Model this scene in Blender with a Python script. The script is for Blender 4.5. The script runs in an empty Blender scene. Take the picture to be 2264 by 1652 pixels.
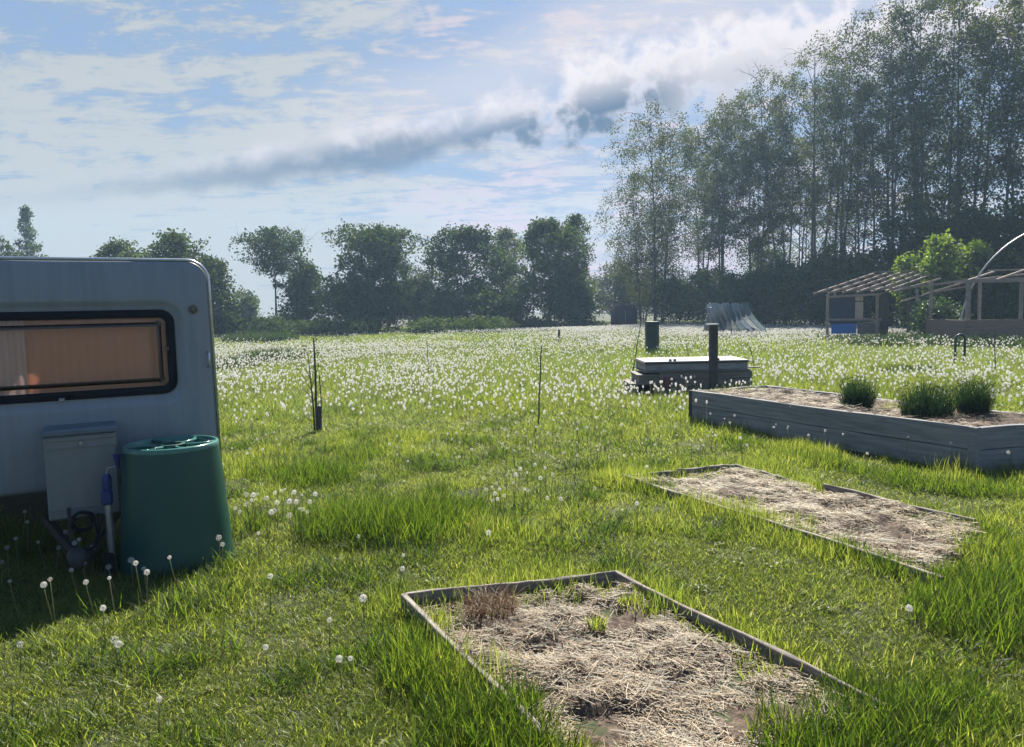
import bpy, math, random
import numpy as np
from mathutils import Vector, Matrix
R = math.radians
rng = np.random.default_rng(7)
random.seed(7)
scene = bpy.context.scene
C = scene.collection

# ------------------------------------------------------------------ camera
EYE = 1.65; F = 1650.0; CX, CY = 1132.0, 826.0
PITCH = 0.086; ROLL = -0.022
cam_d = bpy.data.cameras.new('camera'); cam = bpy.data.objects.new('camera', cam_d); C.objects.link(cam)
cam_d.sensor_width = 36; cam_d.lens = 36*F/2264; cam_d.clip_end = 3000; cam_d.clip_start = 0.05
CM = Matrix.Translation((0, 0, EYE)) @ Matrix.Rotation(math.pi/2-PITCH, 4, 'X') @ Matrix.Rotation(ROLL, 4, 'Z')
cam.matrix_world = CM
scene.camera = cam
CR = CM.to_3x3()
def ray(xv, yv):
    return CR @ Vector(((xv-CX)/F, -(yv-CY)/F, -1))
def G(xv, yv, z=0.0):            # where the sight line meets the height z
    d = ray(xv, yv); t = (z-EYE)/d.z
    return Vector((d.x*t, d.y*t, z))
def at(xv, yv, Y):               # the point of the sight line at depth Y
    d = ray(xv, yv); t = Y/d.y
    return Vector((d.x*t, Y, EYE+d.z*t))

# ------------------------------------------------------------------ tags
def tag(o, label=None, cat=None, group=None, kind=None):
    if label: o['label'] = label
    if cat: o['category'] = cat
    if group: o['group'] = group
    if kind: o['kind'] = kind
    return o
def thing(name, label, cat, loc=(0, 0, 0), rz=0.0, group=None):
    o = bpy.data.objects.new(name, None); C.objects.link(o)
    o.empty_display_size = 0.1
    o.location = loc; o.rotation_euler = (0, 0, rz)
    return tag(o, label, cat, group)
def link(name, me, mats, parent=None, loc=None, rz=0.0):
    if not isinstance(mats, (list, tuple)): mats = [mats]
    if len(me.materials) == 0:
        for m in mats: me.materials.append(m)
    o = bpy.data.objects.new(name, me); C.objects.link(o)
    if parent is not None: o.parent = parent
    if loc is not None: o.location = loc
    o.rotation_euler = (0, 0, rz)
    return o

# ------------------------------------------------------------------ mesh builders
class MB:
    def __init__(s): s.v = []; s.f = []; s.mi = []
    def add(s, vs, fs, mi=0):
        b = len(s.v); s.v += [tuple(v) for v in vs]
        s.f += [tuple(b+i for i in f) for f in fs]; s.mi += [mi]*len(fs); return s
    def box(s, c, size, rz=0.0, M=None, mi=0, ch=0.0):
        hx, hy, hz = [a/2 for a in size]
        if M is None: M = Matrix.Rotation(rz, 3, 'Z')
        c = Vector(c)
        if ch <= 0:
            P = [c+M @ Vector((x*hx, y*hy, z*hz)) for z in (-1, 1) for y in (-1, 1) for x in (-1, 1)]
            return s.add(P, [(0, 2, 3, 1), (4, 5, 7, 6), (0, 1, 5, 4), (2, 6, 7, 3), (0, 4, 6, 2), (1, 3, 7, 5)], mi)
        bm_v = []
        # chamfered box: three face rings
        idx = {}
        for sx in (-1, 1):
            for sy in (-1, 1):
                for sz in (-1, 1):
                    for k in range(3):
                        q = [hx-ch, hy-ch, hz-ch]; q[k] += ch
                        idx[(sx, sy, sz, k)] = len(bm_v)
                        bm_v.append(c+M @ Vector((sx*q[0], sy*q[1], sz*q[2])))
        fs = []
        for k in range(3):
            a, b = (k+1) % 3, (k+2) % 3
            for sg in (-1, 1):
                cor = []
                for (sa, sb) in ((-1, -1), (1, -1), (1, 1), (-1, 1)):
                    t = [0, 0, 0]; t[k] = sg; t[a] = sa; t[b] = sb; cor.append(idx[(*t, k)])
                fs.append(tuple(cor if sg > 0 else cor[::-1]))
        for k in range(3):           # edges along axis k
            a, b = (k+1) % 3, (k+2) % 3
            for sa in (-1, 1):
                for sb in (-1, 1):
                    q = []
                    for (sk, kk) in ((-1, a), (1, a), (1, b), (-1, b)):
                        t = [0, 0, 0]; t[k] = sk; t[a] = sa; t[b] = sb; q.append(idx[(*t, kk)])
                    fs.append(tuple(q if sa*sb < 0 else q[::-1]))
        for sx in (-1, 1):
            for sy in (-1, 1):
                for sz in (-1, 1):
                    q = [idx[(sx, sy, sz, k)] for k in range(3)]
                    fs.append(tuple(q if sx*sy*sz > 0 else q[::-1]))
        return s.add(bm_v, fs, mi)
    def bar(s, p, q, w, h=None, ch=0.0, mi=0, up=(0, 0, 1)):       # a square timber from p to q
        p, q = Vector(p), Vector(q); d = q-p; L = d.length; h = h or w
        x = d.normalized(); u = Vector(up)
        if abs(x.dot(u)) > .98: u = Vector((0, 1, 0))
        y = u.cross(x).normalized(); z = x.cross(y)
        M = Matrix((x, y, z)).transposed()
        return s.box((p+q)/2, (L, w, h), M=M, mi=mi, ch=ch)
    def tube(s, pts, rad, n=8, cap=True, mi=0):
        pts = [Vector(p) for p in pts]
        if not isinstance(rad, (list, tuple, np.ndarray)): rad = [rad]*len(pts)
        vs = []; fs = []; ref = None
        for i, p in enumerate(pts):
            t = (pts[min(i+1, len(pts)-1)]-pts[max(i-1, 0)])
            t = t.normalized() if t.length > 1e-9 else Vector((0, 0, 1))
            if ref is None:
                ref = Vector((1, 0, 0)) if abs(t.x) < .8 else Vector((0, 1, 0))
            a = (ref-t*ref.dot(t)).normalized(); b = t.cross(a); ref = a
            for k in range(n):
                an = 2*math.pi*k/n
                vs.append(p+(a*math.cos(an)+b*math.sin(an))*float(rad[i]))
        for i in range(len(pts)-1):
            for k in range(n):
                k2 = (k+1) % n
                fs.append((i*n+k, i*n+k2, (i+1)*n+k2, (i+1)*n+k))
        if cap:
            fs.append(tuple(range(n))[::-1]); fs.append(tuple((len(pts)-1)*n+k for k in range(n)))
        return s.add(vs, fs, mi)
    def lathe(s, prof, n=48, c=(0, 0, 0), capb=False, capt=False, mi=0):
        vs = []; fs = []
        for (r, z) in prof:
            for k in range(n):
                a = 2*math.pi*k/n
                vs.append((c[0]+r*math.cos(a), c[1]+r*math.sin(a), c[2]+z))
        for i in range(len(prof)-1):
            for k in range(n):
                k2 = (k+1) % n
                fs.append((i*n+k, i*n+k2, (i+1)*n+k2, (i+1)*n+k))
        if capb: fs.append(tuple(range(n))[::-1])
        if capt: fs.append(tuple((len(prof)-1)*n+k for k in range(n)))
        return s.add(vs, fs, mi)
    def mesh(s, name, smooth=False):
        me = bpy.data.meshes.new(name); me.from_pydata(s.v, [], s.f)
        me.polygons.foreach_set('material_index', s.mi)
        if smooth: me.polygons.foreach_set('use_smooth', [True]*len(s.f))
        me.update(); return me
    def build(s, name, mats, parent=None, smooth=False, loc=None, rz=0.0, sharp=None):
        me = s.mesh(name, smooth)
        if smooth and sharp: me.set_sharp_from_angle(angle=R(sharp))
        return link(name, me, mats, parent, loc, rz)

def np_mesh(name, V, F, mi=None, smooth=False):
    """V (n,3), F (m,k) with one k for all faces."""
    V = np.asarray(V, np.float32); F = np.asarray(F, np.int32)
    me = bpy.data.meshes.new(name); m, k = F.shape
    me.vertices.add(len(V)); me.vertices.foreach_set('co', V.ravel())
    me.loops.add(m*k); me.loops.foreach_set('vertex_index', F.ravel())
    me.polygons.add(m); me.polygons.foreach_set('loop_start', np.arange(0, m*k, k, dtype=np.int32))
    if mi is not None: me.polygons.foreach_set('material_index', np.asarray(mi, np.int32))
    if smooth: me.polygons.foreach_set('use_smooth', np.ones(m, bool))
    me.update(calc_edges=True); return me

# ------------------------------------------------------------------ materials
def nmat(name):
    m = bpy.data.materials.new(name); m.use_nodes = True
    nt = m.node_tree; nt.nodes.clear()
    out = nt.nodes.new('ShaderNodeOutputMaterial'); return m, nt, out
def nd(nt, typ, **kw):
    n = nt.nodes.new(typ)
    for k, v in kw.items(): setattr(n, k, v)
    return n
def L(nt, a, b): nt.links.new(a, b)
def ramp(nt, fac, stops):
    r = nd(nt, 'ShaderNodeValToRGB'); e = r.color_ramp.elements
    while len(e) < len(stops): e.new(.5)
    for i, (p, c) in enumerate(stops):
        e[i].position = p; e[i].color = (*c, 1) if len(c) == 3 else c
    L(nt, fac, r.inputs[0]); return r.outputs[0]
def surf(name, c1, c2=None, scale=6.0, rough=.6, stretch=(1, 1, 1), metal=0.0, bump=0.0, detail=6, c3=None, spec=.5, lo=.3, hi=.7):
    m, nt, out = nmat(name); p = nd(nt, 'ShaderNodeBsdfPrincipled')
    p.inputs['Roughness'].default_value = rough; p.inputs['Metallic'].default_value = metal
    p.inputs['Specular IOR Level'].default_value = spec
    tc = nd(nt, 'ShaderNodeTexCoord'); mp = nd(nt, 'ShaderNodeMapping'); mp.inputs['Scale'].default_value = stretch
    L(nt, tc.outputs['Object'], mp.inputs[0])
    no = nd(nt, 'ShaderNodeTexNoise'); no.inputs['Scale'].default_value = scale; no.inputs['Detail'].default_value = detail
    no.inputs['Roughness'].default_value = .62
    L(nt, mp.outputs[0], no.inputs['Vector'])
    if c2 is None: c2 = tuple(x*.85 for x in c1)
    st = [(lo, c1), (hi, c2)] if c3 is None else [(lo, c1), ((lo+hi)/2, c2), (hi, c3)]
    L(nt, ramp(nt, no.outputs[0], st), p.inputs['Base Color'])
    if bump:
        b = nd(nt, 'ShaderNodeBump'); b.inputs['Strength'].default_value = bump; b.inputs['Distance'].default_value = .01
        L(nt, no.outputs[0], b.inputs['Height']); L(nt, b.outputs[0], p.inputs['Normal'])
    L(nt, p.outputs[0], out.inputs[0]); return m
def leafmat(name, cols, trans=.5, tcol=(1.5, 1.6, .7), rough=.5, gloss=.06, obj_var=.25):
    """thin leaf: diffuse + light coming through + a little sheen; one random tint per leaf, one per plant"""
    m, nt, out = nmat(name)
    g = nd(nt, 'ShaderNodeNewGeometry'); oi = nd(nt, 'ShaderNodeObjectInfo')
    mm = nd(nt, 'ShaderNodeMath', operation='MULTIPLY'); mm.inputs[1].default_value = 1-obj_var
    m2 = nd(nt, 'ShaderNodeMath', operation='MULTIPLY_ADD'); m2.inputs[1].default_value = obj_var
    L(nt, g.outputs['Random Per Island'], mm.inputs[0]); L(nt, oi.outputs['Random'], m2.inputs[0]); L(nt, mm.outputs[0], m2.inputs[2])
    n = len(cols); col = ramp(nt, m2.outputs[0], [(.05+.9*i/(n-1), c) for i, c in enumerate(cols)])
    df = nd(nt, 'ShaderNodeBsdfDiffuse'); L(nt, col, df.inputs[0])
    tr = nd(nt, 'ShaderNodeBsdfTranslucent')
    vm = nd(nt, 'ShaderNodeVectorMath', operation='MULTIPLY'); vm.inputs[1].default_value = tcol
    L(nt, col, vm.inputs[0]); L(nt, vm.outputs[0], tr.inputs[0])
    mx = nd(nt, 'ShaderNodeMixShader'); mx.inputs[0].default_value = trans
    L(nt, df.outputs[0], mx.inputs[1]); L(nt, tr.outputs[0], mx.inputs[2])
    gl = nd(nt, 'ShaderNodeBsdfGlossy'); gl.inputs['Roughness'].default_value = rough; gl.inputs[0].default_value = (.9, .95, .9, 1)
    m3 = nd(nt, 'ShaderNodeMixShader'); m3.inputs[0].default_value = gloss
    L(nt, mx.outputs[0], m3.inputs[1]); L(nt, gl.outputs[0], m3.inputs[2]); L(nt, m3.outputs[0], out.inputs[0])
    return m
def flat(name, c, rough=.5, metal=0, spec=.5):
    return surf(name, c, tuple(x*.86 for x in c), scale=9, rough=rough, metal=metal, spec=spec)

M = {}
GR = [(.042, .064, .010), (.078, .112, .016), (.112, .143, .022), (.142, .162, .031), (.20, .19, .065)]
M['lawn'] = leafmat('lawn blades', GR, trans=.6, tcol=(2.8, 2.75, 2.0), gloss=.018, rough=.4, obj_var=.35)
M['meadow'] = leafmat('meadow blades', [(.05, .085, .02), (.085, .125, .03), (.12, .15, .045), (.17, .18, .08)], trans=.6, tcol=(2.7, 2.55, 1.7), gloss=.02, obj_var=.4)
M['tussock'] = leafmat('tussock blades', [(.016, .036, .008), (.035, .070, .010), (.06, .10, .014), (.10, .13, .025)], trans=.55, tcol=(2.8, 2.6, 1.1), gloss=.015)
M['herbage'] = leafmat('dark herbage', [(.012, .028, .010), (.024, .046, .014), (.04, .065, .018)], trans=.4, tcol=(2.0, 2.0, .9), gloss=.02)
M['dry'] = leafmat('dry blades', [(.09, .055, .035), (.16, .10, .06), (.24, .16, .10)], trans=.35, tcol=(1.2, 1.1, 1.0), gloss=.03)
M['straw'] = leafmat('straw stalks', [(.035, .02, .011), (.10, .058, .031), (.18, .112, .062), (.27, .18, .098), (.40, .29, .17)], trans=.12, tcol=(1.1, 1.0, .9), gloss=.06, obj_var=0)
M['pappus'] = leafmat('dandelion fluff', [(.66, .65, .62), (.82, .81, .78)], trans=.55, tcol=(1.1, 1.1, 1.08), gloss=.04, obj_var=.2)
M['seed'] = flat('dandelion seed core', (.16, .11, .06), .8)
M['stem'] = leafmat('dandelion stem', [(.13, .16, .06), (.24, .22, .12)], trans=.4, gloss=.05)
M['bark'] = surf('bark', (.05, .042, .035), (.10, .09, .08), scale=5, stretch=(3, 3, .6), rough=.9)
M['birch'] = surf('pale bark', (.12, .12, .115), (.05, .045, .04), scale=4, stretch=(1, 1, 2.5), rough=.85)
M['leaf_dark'] = leafmat('dark foliage', [(.013, .027, .012), (.028, .048, .017), (.052, .078, .024)], trans=.42, tcol=(2.2, 2.1, .9), gloss=.018, obj_var=.35)
M['leaf_mid'] = leafmat('mid foliage', [(.022, .04, .015), (.038, .062, .02), (.06, .085, .03)], trans=.45, tcol=(2.0, 1.9, .8), gloss=.02, obj_var=.35)
M['leaf_pale'] = leafmat('pale foliage', [(.05, .065, .03), (.08, .10, .045), (.115, .13, .065)], trans=.45, tcol=(1.4, 1.4, .9), gloss=.05, obj_var=.3)
M['leaf_birch'] = leafmat('fine foliage', [(.022, .036, .017), (.040, .056, .023), (.072, .088, .036)], trans=.48, tcol=(2.2, 2.0, .9), gloss=.01, obj_var=.3)
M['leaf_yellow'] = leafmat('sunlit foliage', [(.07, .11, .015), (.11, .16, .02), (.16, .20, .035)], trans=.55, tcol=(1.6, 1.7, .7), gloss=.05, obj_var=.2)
M['ivy'] = leafmat('climber leaves', [(.015, .035, .012), (.03, .06, .02), (.06, .10, .03)], trans=.4, gloss=.06)
M['chive'] = leafmat('herb blades', [(.008, .022, .012), (.016, .038, .017), (.034, .062, .028)], trans=.35, tcol=(1.5, 1.7, .8), gloss=.012)
M['timber'] = surf('weathered sleeper', (.13, .13, .132), (.215, .213, .212), scale=4, stretch=(.5, 7, 7), rough=.88, bump=.4, c3=(.29, .28, .265))
M['board'] = surf('grey garden board', (.10, .085, .07), (.20, .175, .145), scale=5, stretch=(1.2, 6, 6), rough=.85, bump=.4, c3=(.36, .32, .27))
M['lath'] = surf('old roof lath', (.22, .17, .13), (.36, .30, .25), scale=5, rough=.8)
M['dkwood'] = surf('dark creosoted wood', (.035, .03, .028), (.075, .066, .06), scale=7, rough=.85)
M['brwood'] = surf('brown planks', (.17, .115, .085), (.27, .19, .14), scale=4, stretch=(.6, 6, 6), rough=.8, bump=.2)
M['greywood'] = surf('grey decking', (.10, .09, .075), (.21, .195, .17), scale=5, stretch=(.7, 6, 6), rough=.8, bump=.3)
M['soil'] = surf('dry soil', (.03, .02, .014), (.075, .052, .036), scale=45, rough=.95, bump=1.0, c3=(.15, .11, .075))
M['ground'] = surf('ground', (.018, .026, .007), (.034, .042, .011), scale=14, rough=.95, detail=10, c3=(.055, .055, .022), bump=.6)

# ------------------------------------------------------------------ ground
def build_ground():
    xs = np.concatenate([-np.geomspace(260, 12, 24)[:-1], np.linspace(-12, 12, 97), np.geomspace(12, 260, 24)[1:]])
    ys = np.concatenate([-np.geomspace(260, 2, 16)[:-1], np.linspace(-2, 22, 97), np.geomspace(22, 260, 30)[1:]])
    X, Y = np.meshgrid(xs, ys)
    V = np.stack([X, Y, gz(X, Y)], -1).reshape(-1, 3)
    nx, ny = len(xs), len(ys); i = np.arange(nx*ny).reshape(ny, nx)
    Fq = np.stack([i[:-1, :-1], i[:-1, 1:], i[1:, 1:], i[1:, :-1]], -1).reshape(-1, 4)
    o = link('ground', np_mesh('ground', V, Fq, smooth=True), M['ground'])
    tag(o, 'level grassy ground of the allotment field', kind='structure')
def gz(x, y):
    far = np.clip((np.asarray(y)-14)/30, 0, 1)
    return .018*np.sin(x*1.3+.6*y)*np.sin(y*1.1-.4*x)-.02 + far*.10*np.sin(x*.21+1)*np.sin(y*.17+.5)
build_ground()

# ------------------------------------------------------------------ garden beds (corner points on the ground)
def quad_in(P, x, y, grow=0.0):
    """mask: points inside the convex polygon P"""
    c = np.mean([[p[0], p[1]] for p in P], 0); ins = np.ones(np.shape(x), bool); n = len(P)
    for i in range(n):
        a = np.array(P[i][:2]); b = np.array(P[(i+1) % n][:2]); e = b-a; nn = np.array([-e[1], e[0]])/np.hypot(*e)
        if np.dot(c-a, nn) < 0: nn = -nn
        ins &= ((x-a[0])*nn[0]+(y-a[1])*nn[1]) > -grow
    return ins
FB = [tuple(G(895, 1314, .07)[:2]), tuple(G(1365, 1267, .07)[:2]), (2.10, 1.62), (.80, 1.36)]           # front bed: far left, far right, near right, near left
MBED = [tuple(G(1376, 1046, .07)[:2]), tuple(G(1625, 1026, .07)[:2]), tuple(G(2170, 1152, .07)[:2]), tuple(G(2085, 1268, .07)[:2])]       # middle bed
RB = [(2.57, 10.6), (4.38, 7.0), (5.60, 7.32), (3.76, 11.0)]          # tall bed: far left, near left, near right, far right
CAR_O = Vector((-3.105, 5.115, 0)); CAR_R = R(29)
def car_w(x, y, z=0):
    return CAR_O + Matrix.Rotation(CAR_R, 3, 'Z') @ Vector((x, y, z))
CARF = [car_w(-1.0, .05), car_w(1.0, .05), car_w(1.0, 4.4), car_w(-1.0, 4.4)]

# ------------------------------------------------------------------ grass as stuff
def blades(n, rad, h0, h1, w, bend, mat, lean=.35, seg=3, name='blades', stalks=0):
    """n tapering bent blades around the origin"""
    a = rng.uniform(0, 2*np.pi, n); r = rad*np.sqrt(rng.uniform(0, 1, n))
    bx, by = r*np.cos(a), r*np.sin(a)
    h = rng.uniform(h0, h1, n)*(1-.25*(r/rad)**2); az = rng.uniform(0, 2*np.pi, n)
    l0 = rng.uniform(0, lean, n); bd = rng.uniform(.2, 1, n)*bend
    fa = az+np.pi/2+rng.normal(0, .5, n)
    V = np.zeros((n, seg*2+1, 3)); px, py, pz = bx.copy(), by.copy(), np.full(n, -.01)
    for k in range(seg+1):
        t = k/seg; ww = w*rng.uniform(.7, 1.3, n)*(1-t**1.6)*.5
        if k < seg:
            V[:, 2*k] = np.stack([px-ww*np.cos(fa), py-ww*np.sin(fa), pz], -1)
            V[:, 2*k+1] = np.stack([px+ww*np.cos(fa), py+ww*np.sin(fa), pz], -1)
        else: V[:, 2*k] = np.stack([px, py, pz], -1)
        an = np.minimum(l0+bd*(t+.2), 2.2)
        px = px+h/seg*np.sin(an)*np.cos(az); py = py+h/seg*np.sin(an)*np.sin(az); pz = pz+h/seg*np.cos(an)
    pv = seg*2+1; base = np.arange(n)[:, None]*pv
    T = []
    for k in range(seg-1):
        T += [[2*k, 2*k+1, 2*k+3], [2*k, 2*k+3, 2*k+2]]
    T += [[2*seg-2, 2*seg-1, 2*seg]]
    T = np.array(T); Fq = (base[:, :, None]+T[None]).reshape(-1, 3)
    me = np_mesh(name, V.reshape(-1, 3), Fq); me.materials.append(mat); return me
def rosette(n, ln):
    """broad toothed leaves lying in a low ring, like dandelion or plantain"""
    V = []; Fq = []
    for k in range(n):
        a = 6.283*k/n+rng.uniform(-.3, .3); l = ln*rng.uniform(.6, 1.2); up = rng.uniform(.2, 1.1); w = l*rng.uniform(.13, .22)
        c, s_ = math.cos(a), math.sin(a); b0 = len(V)
        for (t, ww) in ((0, .15), (.3, .7), (.5, .55), (.75, 1.0), (1, .1)):
            r_ = l*t*(1-.25*t*up); z_ = .01+l*up*(t-.75*t*t)
            V.append((c*r_-s_*w*ww, s_*r_+c*w*ww, z_+.2*w*ww)); V.append((c*r_, s_*r_, z_)); V.append((c*r_+s_*w*ww, s_*r_-c*w*ww, z_+.2*w*ww))
        for j in range(4):
            Fq += [(b0+3*j, b0+3*j+1, b0+3*j+4, b0+3*j+3), (b0+3*j+1, b0+3*j+2, b0+3*j+5, b0+3*j+4)]
    me = np_mesh('rosette', V, Fq); me.materials.append(M['lawn']); return me
def source(name, meshes):
    col = bpy.data.collections.new(name)
    for i, me in enumerate(meshes):
        o = bpy.data.objects.new(name, me); col.objects.link(o)
    return col
def scatter(name, pts, scl, rot, idx, col, label, tilt=None):
    me = bpy.data.meshes.new(name); n = len(pts)
    me.vertices.add(n); me.vertices.foreach_set('co', np.asarray(pts, np.float32).ravel())
    a = me.attributes.new('scl', 'FLOAT_VECTOR', 'POINT'); a.data.foreach_set('vector', np.asarray(scl, np.float32).ravel())
    rv = np.zeros((n, 3), np.float32); rv[:, 2] = rot
    if tilt is not None: rv[:, :2] = tilt
    a = me.attributes.new('rotv', 'FLOAT_VECTOR', 'POINT'); a.data.foreach_set('vector', rv.ravel())
    a = me.attributes.new('idx', 'INT', 'POINT'); a.data.foreach_set('value', np.asarray(idx, np.int32))
    o = bpy.data.objects.new(name, me); C.objects.link(o)
    g = bpy.data.node_groups.new(name, 'GeometryNodeTree')
    g.interface.new_socket('Geometry', in_out='INPUT', socket_type='NodeSocketGeometry')
    g.interface.new_socket('Geometry', in_out='OUTPUT', socket_type='NodeSocketGeometry')
    i_ = g.nodes.new('NodeGroupInput'); o_ = g.nodes.new('NodeGroupOutput')
    ip = g.nodes.new('GeometryNodeInstanceOnPoints'); ci = g.nodes.new('GeometryNodeCollectionInfo')
    ci.inputs['Collection'].default_value = col; ci.inputs['Separate Children'].default_value = True; ci.inputs['Reset Children'].default_value = True
    ip.inputs['Pick Instance'].default_value = True
    def att(nm, ty):
        q = g.nodes.new('GeometryNodeInputNamedAttribute'); q.data_type = ty; q.inputs['Name'].default_value = nm
        return [s for s in q.outputs if s.enabled and s.name == 'Attribute'][0]
    er = g.nodes.new('FunctionNodeEulerToRotation')
    g.links.new(i_.outputs[0], ip.inputs['Points']); g.links.new(ci.outputs[0], ip.inputs['Instance'])
    g.links.new(att('idx', 'INT'), ip.inputs['Instance Index'])
    g.links.new(att('rotv', 'FLOAT_VECTOR'), er.inputs[0]); g.links.new(er.outputs[0], ip.inputs['Rotation'])
    g.links.new(att('scl', 'FLOAT_VECTOR'), ip.inputs['Scale'])
    g.links.new(ip.outputs[0], o_.inputs[0])
    md = o.modifiers.new('scatter', 'NODES'); md.node_group = g
    return tag(o, label, kind='stuff')
def vnoise(x, y, s, seed):
    """smooth value noise 0..1"""
    r = np.random.default_rng(seed); T = r.uniform(0, 1, (64, 64))
    u = np.asarray(x)/s+500; v = np.asarray(y)/s+500
    iu, iv = np.floor(u).astype(int), np.floor(v).astype(int); fu, fv = u-iu, v-iv
    fu, fv = fu*fu*(3-2*fu), fv*fv*(3-2*fv)
    g = lambda a, b: T[a % 64, b % 64]
    return (g(iu, iv)*(1-fu)+g(iu+1, iv)*fu)*(1-fv)+(g(iu, iv+1)*(1-fu)+g(iu+1, iv+1)*fu)*fv
def wedge(y0, y1, dens, margin=1.5, tan=.74):
    hw = y1*tan+margin; n = int(dens*2*hw*(y1-y0))
    y = rng.uniform(y0, y1, n); x = rng.uniform(-hw, hw, n); k = np.abs(x) < y*tan+margin
    return x[k], y[k]
def tall(x, y):
    """how much long grass stands here, 0..1"""
    n = .55*vnoise(x, y, 1.1, 3)+.45*vnoise(x, y, .45, 4)
    t = np.clip((n-.52)*4, 0, 1)
    return t
lawn_src = source('lawn tufts', [blades(190, .17, .035, .085, .0042, 1.1, M['lawn'], .6) for _ in range(4)]
                  + [blades(130, .17, .06, .15, .0050, 1.3, M['lawn'], .6) for _ in range(3)]
                  + [blades(90, .17, .03, .07, .004, 1.9, M['dry'], .9), rosette(11, .055), rosette(8, .07)]
                  + [blades(80, .13, .09, .21, .0055, 1.5, M['tussock'], .7, 4) for _ in range(2)])
x, y = wedge(1.6, 13, 70); x2, y2 = wedge(1.6, 5.5, 45); x, y = np.concatenate([x, x2]), np.concatenate([y, y2])
ok = ~(quad_in(FB, x, y, -.05) | quad_in(MBED, x, y, -.04) | quad_in(RB, x, y) | quad_in(CARF, x, y, -.25))
ok &= rng.uniform(0, 1, len(x)) < np.clip(1.15-(y-7)/6.5, .1, 1)
x, y = x[ok], y[ok]; t = tall(x, y); n = len(x)
edge = np.zeros(n)
for P_ in (FB, MBED, RB): edge = np.maximum(edge, (quad_in(P_, x, y, .16) & ~quad_in(P_, x, y, -.06)).astype(float)*vnoise(x, y, .28, 17)**.7)
patch = .72+.6*vnoise(x, y, .7, 11)
s = np.stack([rng.uniform(.85, 1.3, n)]*2+[rng.uniform(.7, 1.15, n)*(.72+.7*t+1.2*edge)*patch], -1)
idx = np.where(rng.uniform(0, 1, n) < .15+.5*t+.5*edge, rng.integers(4, 7, n), rng.integers(0, 4, n))
u_ = rng.uniform(0, 1, n); idx = np.where(u_ < .04, 7, np.where(u_ < .06, rng.integers(8, 10, n), idx)); wild = np.clip((.5*vnoise(x, y, .55, 51)+.5*vnoise(x, y, .2, 52)-.50)*5, 0, 1)*np.clip((y-3.6)/2, .15, 1)*np.where(x < 2.2-.1*y, 1, .35)
idx = np.where(rng.uniform(0, 1, n) < wild*.5, rng.integers(10, 12, n), idx); s[:, 2] = np.where(idx > 6, rng.uniform(.8, 1.2, n), s[:, 2])
scatter('lawn_grass', np.stack([x, y, gz(x, y)], -1), s, rng.uniform(0, 6.3, n), idx, lawn_src, 'short sunlit lawn grass between the garden beds')
mead_src = source('meadow tufts', [blades(150, .42, .09, .24, .009, 1.0, M['lawn'], .5) for _ in range(3)]
                  + [blades(120, .42, .14, .34, .010, 1.1, M['meadow'], .5) for _ in range(3)])
x, y = wedge(6.5, 28, 10.0, 3)
ok = ~(quad_in(RB, x, y, .3) | quad_in(MBED, x, y, .3) | quad_in(CARF, x, y, .3)) & (rng.uniform(0, 1, len(x)) < np.clip((y-6.3)/4.5, 0, 1)); x, y = x[ok], y[ok]; n = len(x); t = vnoise(x, y, 2.2, 5)
s = np.stack([rng.uniform(.8, 1.3, n)]*2+[rng.uniform(.6, 1.1, n)*(.5+.7*t)*np.clip((y-3)/11, .35, 1)], -1)
idx = np.where(rng.uniform(0, 1, n) < np.clip(.1+.8*(y-9)/14, 0, .8), rng.integers(3, 6, n), rng.integers(0, 3, n))
scatter('meadow_grass', np.stack([x, y, gz(x, y)], -1), s, rng.uniform(0, 6.3, n), idx, mead_src, 'longer pale meadow grass behind the garden beds')
far_src = source('far tufts', [blades(130, 1.0, .16, .42, .026, .9, M['meadow'], .4) for _ in range(4)])
x, y = wedge(26, 80, 1.25, 6); n = len(x); t = vnoise(x, y, 6, 6)
s = np.stack([rng.uniform(.8, 1.3, n)]*2+[rng.uniform(.6, 1.1, n)*(.5+.7*t)], -1)
scatter('far_meadow_grass', np.stack([x, y, gz(x, y)], -1), s, rng.uniform(0, 6.3, n), rng.integers(0, 4, n), far_src, 'far end of the pale meadow reaching the hedge')

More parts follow.
